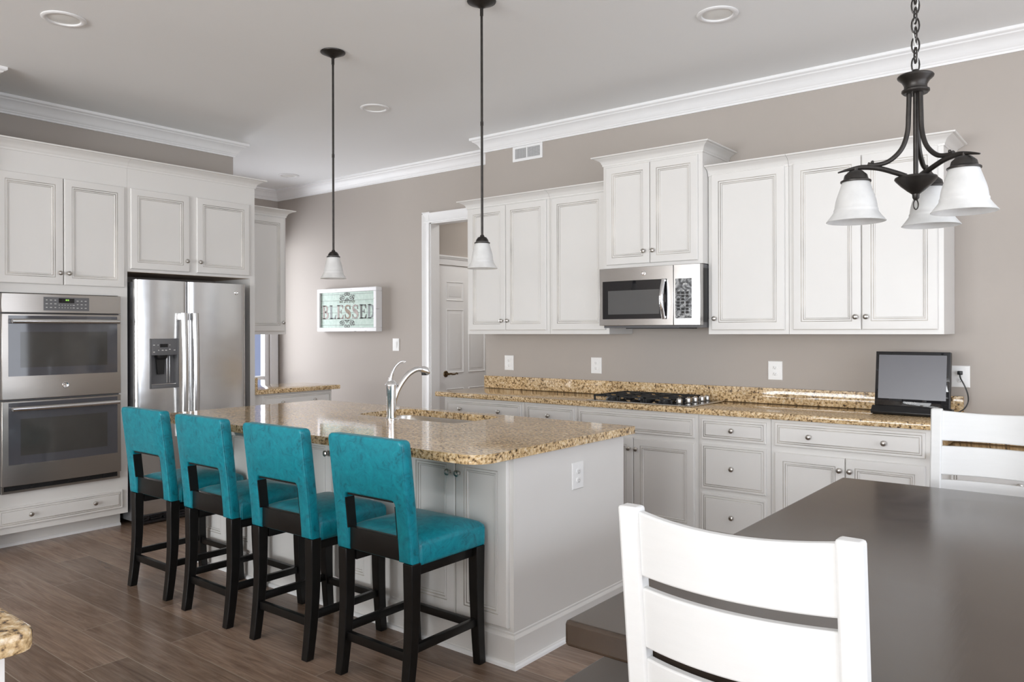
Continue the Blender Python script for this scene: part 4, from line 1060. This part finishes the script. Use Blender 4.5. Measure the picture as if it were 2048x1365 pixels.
for k, aw in enumerate((206.4, 326.4, 86.4)):
    a = math.radians(aw); ux, uy = math.cos(a), math.sin(a)
    P = lambda h, z: (CX+ux*h*0.86, CY+uy*h*0.86, z)
    low = smooth_path([P(0.030, 1.840), P(0.065, 1.852), P(0.115, 1.866), P(0.165, 1.871), P(0.205, 1.867), P(0.245, 1.858)], 8)
    rs = [0.0075-0.0055*max(0, (i/(len(low)-1)-0.6)/0.4) for i in range(len(low))]
    am = MB().tube(low, rs, n=10).build('arm', M['bronze'], ch, smooth=60)
    up = smooth_path([P(0.020, 2.080), P(0.022, 2.02), P(0.026, 1.965), P(0.045, 1.918), P(0.085, 1.885), P(0.130, 1.876), P(0.150, 1.879)], 8)
    b = MB().tube(up, 0.0068, n=10).lathe([(0.0, 1.879), (0.004, 1.881), (0.0045, 1.886), (0.003, 1.889), (0.0, 1.890)], P(0.135, 0)[:2]+(0,), n=12)
    b.build('brace', M['bronze'], am, smooth=60)
    sx, sy = P(0.188, 0)[:2]; zb = 1.713; zt = zb+0.128
    MB().lathe([(0.0, zt+0.030), (0.007, zt+0.030), (0.007, zt+0.022), (0.018, zt+0.020), (0.031, zt+0.008), (0.034, zt-0.004), (0.042, zt-0.009), (0.042, zt-0.013), (0.032, zt-0.015), (0.0, zt-0.015)], (sx, sy, 0), n=30).build('socket_cap', M['bronze'], am)
    bell((sx, sy, zb), 0.0815, 0.120).build('lamp_shade', M['frost'], am, smooth=60)
for x, y, lab in ((-0.057, -3.345, 'round recessed ceiling light above the floor in front of the ovens'),
                  (2.645, -1.247, 'round recessed ceiling light in front of the tall single-door cabinet beside the microwave'),
                  (-0.029, -1.222, 'round recessed ceiling light between the two pendant rods'),
                  (-2.610, -0.127, 'small distant recessed ceiling light near the far corner')):
    r = thing('recessed_light', lab, 'ceiling light', (x, y, CEIL), 'recessed ceiling lights')
    MB().lathe([(0.106, CEIL-0.0005), (0.106, CEIL-0.004), (0.100, CEIL-0.008), (0.082, CEIL-0.009), (0.078, CEIL-0.005), (0.078, CEIL-0.0005)], (x, y, 0), n=40, cap=False).build('trim_ring', M['trim'], r, smooth=50)
    MB().lathe([(0.0, CEIL-0.0045), (0.04, CEIL-0.0042), (0.072, CEIL-0.0022), (0.078, CEIL-0.0008)], (x, y, 0), n=40, cap=False).build('lens', M['bulb'], r)

# ------------------------------------------------------------------ framed sign on the far wall
SXa, SXb, SZa, SZb = -2.675, -1.713, 1.395, 1.857
sg = thing('wall_sign', 'white-framed mint plank sign reading BLESSED on the far wall', 'sign', ((SXa+SXb)/2, YF, SZa))
yfr = YF-0.082
def distress():
    m, N, L, B = newmat('chipped_white_frame')
    co = objco(N, L, (4, 1, 30))
    n = node(N, 'ShaderNodeTexNoise', i_Scale=2.5, i_Detail=4.0); L.new(co, n.inputs['Vector'])
    r_ = ramp(N, [(0.66, (0.84, 0.84, 0.85)), (0.71, (0.40, 0.37, 0.35))]); L.new(n.outputs['Fac'], r_.inputs[0]); L.new(r_.outputs[0], B.inputs['Base Color']); B.inputs['Roughness'].default_value = 0.5
    return m
M['frame'] = distress()
t = 0.042
b = MB()
for q in ((SXa, SXb, SZa, SZa+t), (SXa, SXb, SZb-t, SZb), (SXa, SXa+t, SZa+t, SZb-t), (SXb-t, SXb, SZa+t, SZb-t)): b.box(q[0], q[1], yfr, YF-0.001, q[2], q[3])
b.build('frame', M['frame'], sg, bevel=0.004)
yb_ = yfr+0.020
bd = MB().box(SXa+t, SXb-t, yb_, yb_+0.01, SZa+t, SZb-t).build('board', M['mint'], sg)
def inkmat(name, col): return plain(name, col, 0.6, var=0.35, scale=40)
I1, I2, I3 = inkmat('ink_rose_grey', (0.33, 0.27, 0.24)), inkmat('ink_slate', (0.20, 0.22, 0.22)), inkmat('ink_umber', (0.22, 0.14, 0.08))
I4, I5 = inkmat('ink_charcoal', (0.06, 0.06, 0.05)), inkmat('ink_olive', (0.13, 0.14, 0.09))
def stroke(b, pts, ws):
    v = []; K = len(pts)
    for i, (x, z) in enumerate(pts):
        a = pts[max(i-1, 0)]; c = pts[min(i+1, K-1)]; tx, tz = c[0]-a[0], c[1]-a[1]; l = math.hypot(tx, tz) or 1; w = (ws[i] if isinstance(ws, (list, tuple)) else ws)/2
        v += [(x-tz/l*w, 0, z+tx/l*w), (x+tz/l*w, 0, z-tx/l*w)]
    b.add(v, [(2*i, 2*i+1, 2*i+3, 2*i+2) for i in range(K-1)])
def rect(b, x0, x1, z0, z1): b.add([(x0, 0, z0), (x1, 0, z0), (x1, 0, z1), (x0, 0, z1)], [(0, 1, 2, 3)])
def letter(chr_, b):
    """slab-serif capitals in a box 0..0.8 by 0..1"""
    def stem(x=0.10):
        rect(b, x, x+0.20, 0.0, 1.0); rect(b, x-0.09, x+0.29, 0, 0.06); rect(b, x-0.09, x+0.29, 0.94, 1.0)
    def ell(cx, cz, rx, rz, a0, a1, w0, w1, k=16):
        pts = []; ws = []
        for i in range(k+1):
            a = a0+(a1-a0)*i/k; pts.append((cx+rx*math.cos(a), cz+rz*math.sin(a))); ws.append(w0+(w1-w0)*abs(math.cos(a)))
        stroke(b, pts, ws)
    if chr_ in 'LE':
        stem(); rect(b, 0.3, 0.74, 0, 0.07); b.add([(0.74, 0, 0), (0.78, 0, 0.30), (0.72, 0, 0.30), (0.58, 0, 0.06)], [(0, 1, 2, 3)])
    if chr_ == 'E':
        rect(b, 0.3, 0.70, 0.93, 1.0); b.add([(0.70, 0, 1), (0.74, 0, 0.72), (0.68, 0, 0.72), (0.56, 0, 0.94)], [(0, 1, 2, 3)])
        rect(b, 0.3, 0.52, 0.475, 0.54); rect(b, 0.48, 0.545, 0.36, 0.66)
    if chr_ == 'D': stem(); ell(0.28, 0.5, 0.40, 0.465, -PI/2, PI/2, 0.07, 0.22)
    if chr_ == 'B': stem(); ell(0.30, 0.745, 0.28, 0.225, -PI/2, PI/2, 0.06, 0.20); ell(0.30, 0.265, 0.36, 0.235, -PI/2, PI/2, 0.06, 0.22)
    if chr_ == 'S':
        pts = [(0.66, 0.70), (0.62, 0.86), (0.50, 0.95), (0.37, 0.965), (0.22, 0.90), (0.17, 0.77), (0.23, 0.64), (0.37, 0.55), (0.52, 0.46), (0.63, 0.35), (0.65, 0.22), (0.57, 0.09), (0.42, 0.035), (0.27, 0.06), (0.15, 0.16), (0.11, 0.32)]
        q = [tuple(p.xy) for p in smooth_path([(x, z, 0) for x, z in pts], 4)]; n = len(q)
        stroke(b, q, [0.06+0.19*math.exp(-((i/(n-1)-0.5)/0.20)**2)+0.04*math.sin(i/(n-1)*PI) for i in range(n)])
        rect(b, 0.63, 0.69, 0.68, 1.0); rect(b, 0.08, 0.14, 0.0, 0.33)
TX0, TX1, TZ0, TZ1 = SXa+t+0.012, SXb-t-0.004, 1.532, 1.678
LW = (TX1-TX0)/7
ly = yb_-0.0012
for i, (c_, mt) in enumerate(zip('BLESSED', (I1, I2, I1, I3, I1, I4, I2))):
    b = MB(lambda x, y, z, i=i: (TX0+LW*i+0.01+x/0.8*(LW*0.94), ly, TZ0+z*(TZ1-TZ0))); letter(c_, b)
    b.build('lettering', mt, bd)
text_mesh('lettering', 'we are truly', 0.052, lambda x, y, z: ((SXa+SXb)/2-0.002+x, ly-z, 1.716+y*1.0), I5, bd, shear=0.25, ext=0.0003)
def ornament(zc, flip):
    F = lambda x, y, z: ((SXa+SXb)/2-0.0+x, ly, zc+flip*z)
    b = MB(F)
    def spiral(cx, cz, r0, turns, a0, dirn, w=0.0085):
        pts = []; k = int(18*turns)
        for i in range(k+1):
            t_ = i/k; a = a0+dirn*t_*turns*2*PI; r_ = r0*(1-0.8*t_); pts.append((cx+r_*math.cos(a), cz+r_*math.sin(a)))
        stroke(b, pts, [w*(0.7+0.6*math.sin(PI*i/k)) for i in range(k+1)])
    for s in (-1, 1):
        spiral(s*0.026, 0.030, 0.026, 1.2, PI/2, s); spiral(s*0.060, -0.004, 0.026, 1.25, PI/2, -s)
        spiral(s*0.103, -0.010, 0.020, 1.1, 0.4, s); spiral(s*0.020, -0.026, 0.018, 1.0, 0.5*PI, s, 0.007)
        stroke(b, [(s*0.01, -0.036), (s*0.05, -0.038), (s*0.09, -0.034), (s*0.118, -0.014)], 0.007)
        stroke(b, [(s*0.085, 0.012), (s*0.105, 0.018), (s*0.124, 0.010)], 0.006)
    b.build('ornament', I4, bd)
ornament(1.765, 1); ornament(1.478, -1)

# ------------------------------------------------------------------ dining table, bench, chairs
TXa, TXb, TYa, TYb = 3.345, 4.365, -3.672, -1.560
dt = thing('dining_table', 'long dark espresso wood dining table under the chandelier', 'table', ((TXa+TXb)/2, (TYa+TYb)/2, 0))
MB().box(TXa, TXb, TYa, TYb, 0.702, 0.760).build('tabletop', M['table'], dt, bevel=0.009)
b = MB()
for q in ((TXa+0.12, TXb-0.12, TYa+0.10, TYa+0.122), (TXa+0.12, TXb-0.12, TYb-0.122, TYb-0.10), (TXa+0.10, TXa+0.122, TYa+0.12, TYb-0.12), (TXb-0.122, TXb-0.10, TYa+0.12, TYb-0.12)): b.box(*q, 0.610, 0.7018)
b.build('apron', M['table'], dt, bevel=0.002)
for x in (TXa+0.145, TXb-0.145):
    for y in (TYa+0.145, TYb-0.145):
        MB().loft([[(x-h, y-h, z), (x+h, y-h, z), (x+h, y+h, z), (x-h, y+h, z)] for h, z in ((0.030, 0.0), (0.044, 0.70))]).build('leg', M['table'], dt, bevel=0.004)
bn = thing('bench', 'dark espresso wood bench tucked along the long side of the table', 'bench', (3.305, -2.60, 0))
MB().box(3.132, 3.478, -3.30-0.30, -1.75, 0.418, 0.460).build('seat', M['table'], bn, bevel=0.006)
for y in (-3.42, -1.93):
    for x in (3.175, 3.435): MB().box(x-0.026, x+0.026, y-0.026, y+0.026, 0, 0.4178).build('leg', M['table'], bn, bevel=0.003)
b = MB().box(3.165, 3.183, -3.39, -1.96, 0.35, 0.4178).box(3.427, 3.445, -3.39, -1.96, 0.35, 0.4178)
b.build('apron', M['table'], bn)

def make_chair():
    """ladder-back chair; origin on the floor under the backrest posts' top, sitter faces +y"""
    r = thing('dining_chair', '', 'chair', (0, 0, 0), 'white ladder-back dining chairs')
    hw = 0.228
    def lean(z): return 0.0+0.115*(1-z/1.048) if z > 0.44 else 0.115*(1-0.44/1.048)-0.10*(1-z/0.44)**1.5
    for sx in (-1, 1):
        rings = []
        for i in range(25):
            z = 1.050*i/24; y = lean(z); h = 0.022; d = 0.018
            sp = 0.0
            xc = sx*(hw-h-sp); rings.append([(xc-h, y-d, z), (xc+h, y-d, z), (xc+h, y+d, z), (xc-h, y+d, z)])
        MB().loft(rings).build('back_post', M['chairw'], r, bevel=0.006)
        MB().loft([[(sx*0.205-h, 0.50-h, z), (sx*0.205+h, 0.50-h, z), (sx*0.205+h, 0.50+h, z), (sx*0.205-h, 0.50+h, z)] for h, z in ((0.016, 0), (0.022, 0.438))]).build('leg', M['chairw'], r, bevel=0.004)
        MB().box(sx*0.205-0.010, sx*0.205+0.010, 0.04, 0.48, 0.20, 0.235, bev=0.002).build('stretcher', M['chairw'], r)
    MB().box(-0.195, 0.195, 0.485, 0.505, 0.20, 0.235, bev=0.002).build('stretcher', M['chairw'], r)
    ix = hw-0.040
    def slat(z0, z1, crest=False):
        rings = []; n = 18
        for i in range(n+1):
            x = -ix+2*ix*i/n; s = 1-(x/ix)**2; bow = -0.036*s
            zt = z1+(0.0 if not crest else 0.010*(1-s)-0.004)
            ya, yb2 = lean(z0)+bow, lean(z1)+bow; d = 0.0105
            rings.append([(x, ya-d, z0), (x, ya+d, z0), (x, yb2+d, zt), (x, yb2-d, zt)])
        return MB().loft(rings)
    slat(0.912, 1.036, True).build('slat', M['chairw'], r, smooth=30, bevel=0.004)
    slat(0.766, 0.889).build('slat', M['chairw'], r, smooth=30, bevel=0.004)
    slat(0.620, 0.745).build('slat', M['chairw'], r, smooth=30, bevel=0.004)
    slat(0.545, 0.598).build('slat', M['chairw'], r, smooth=30, bevel=0.004)
    b = MB(); rr = [[(x, y, z) for x, y in rrect(-0.225+i, 0.225-i, 0.045+i, 0.53-i, (0.02, 0.02, 0.05, 0.05), 4)] for i, z in ((0.004, 0.440), (0.0, 0.446), (0.0, 0.462), (0.006, 0.468))]
    b.loft(rr).build('seat', M['chairw'], r, smooth=40)
    b = MB().box(-0.19, 0.19, 0.475, 0.495, 0.38, 0.4395).box(-0.20, -0.18, 0.09, 0.48, 0.38, 0.4395).box(0.18, 0.20, 0.09, 0.48, 0.38, 0.4395).box(-0.185, 0.185, 0.058, 0.078, 0.38, 0.4395)
    b.build('seat_frame', M['chairw'], r)
    return r
c0 = make_chair()
c0.location = (3.752, -3.728, 0); c0['label'] = 'white ladder-back dining chair at the near table end, its back to the camera'
c1 = copy_tree(c0); c1.location = (3.862, -1.235, 0); c1.rotation_euler = (0, 0, PI); c1['label'] = 'white ladder-back dining chair at the table end near the television and counter'

# ------------------------------------------------------------------ second counter beside the photographer
pc = thing('base_cabinet', 'cream cabinet under the granite corner beside the oven floor area', 'cabinet', (2.3, -5.3, 0), 'cream base cabinets')
MB().box(1.60, 2.89, -6.4, -4.605, 0.10, 0.8755).build('body', M['cream'], pc)
MB().box(1.62, 2.82, -6.38, -4.68, 0.0, 0.10).build('toe_kick', M['cream'], pc)
o = MB(); o = slab(o, rrect(1.58, 2.926, -6.42, -4.568, (0.01, 0.01, 0.03, 0.01), 4), 0.8765, 0.914, 0.008).build('countertop', M['granite'], None, smooth=40)
tag(o, 'granite counter corner jutting into view above the plank floor', 'countertop')
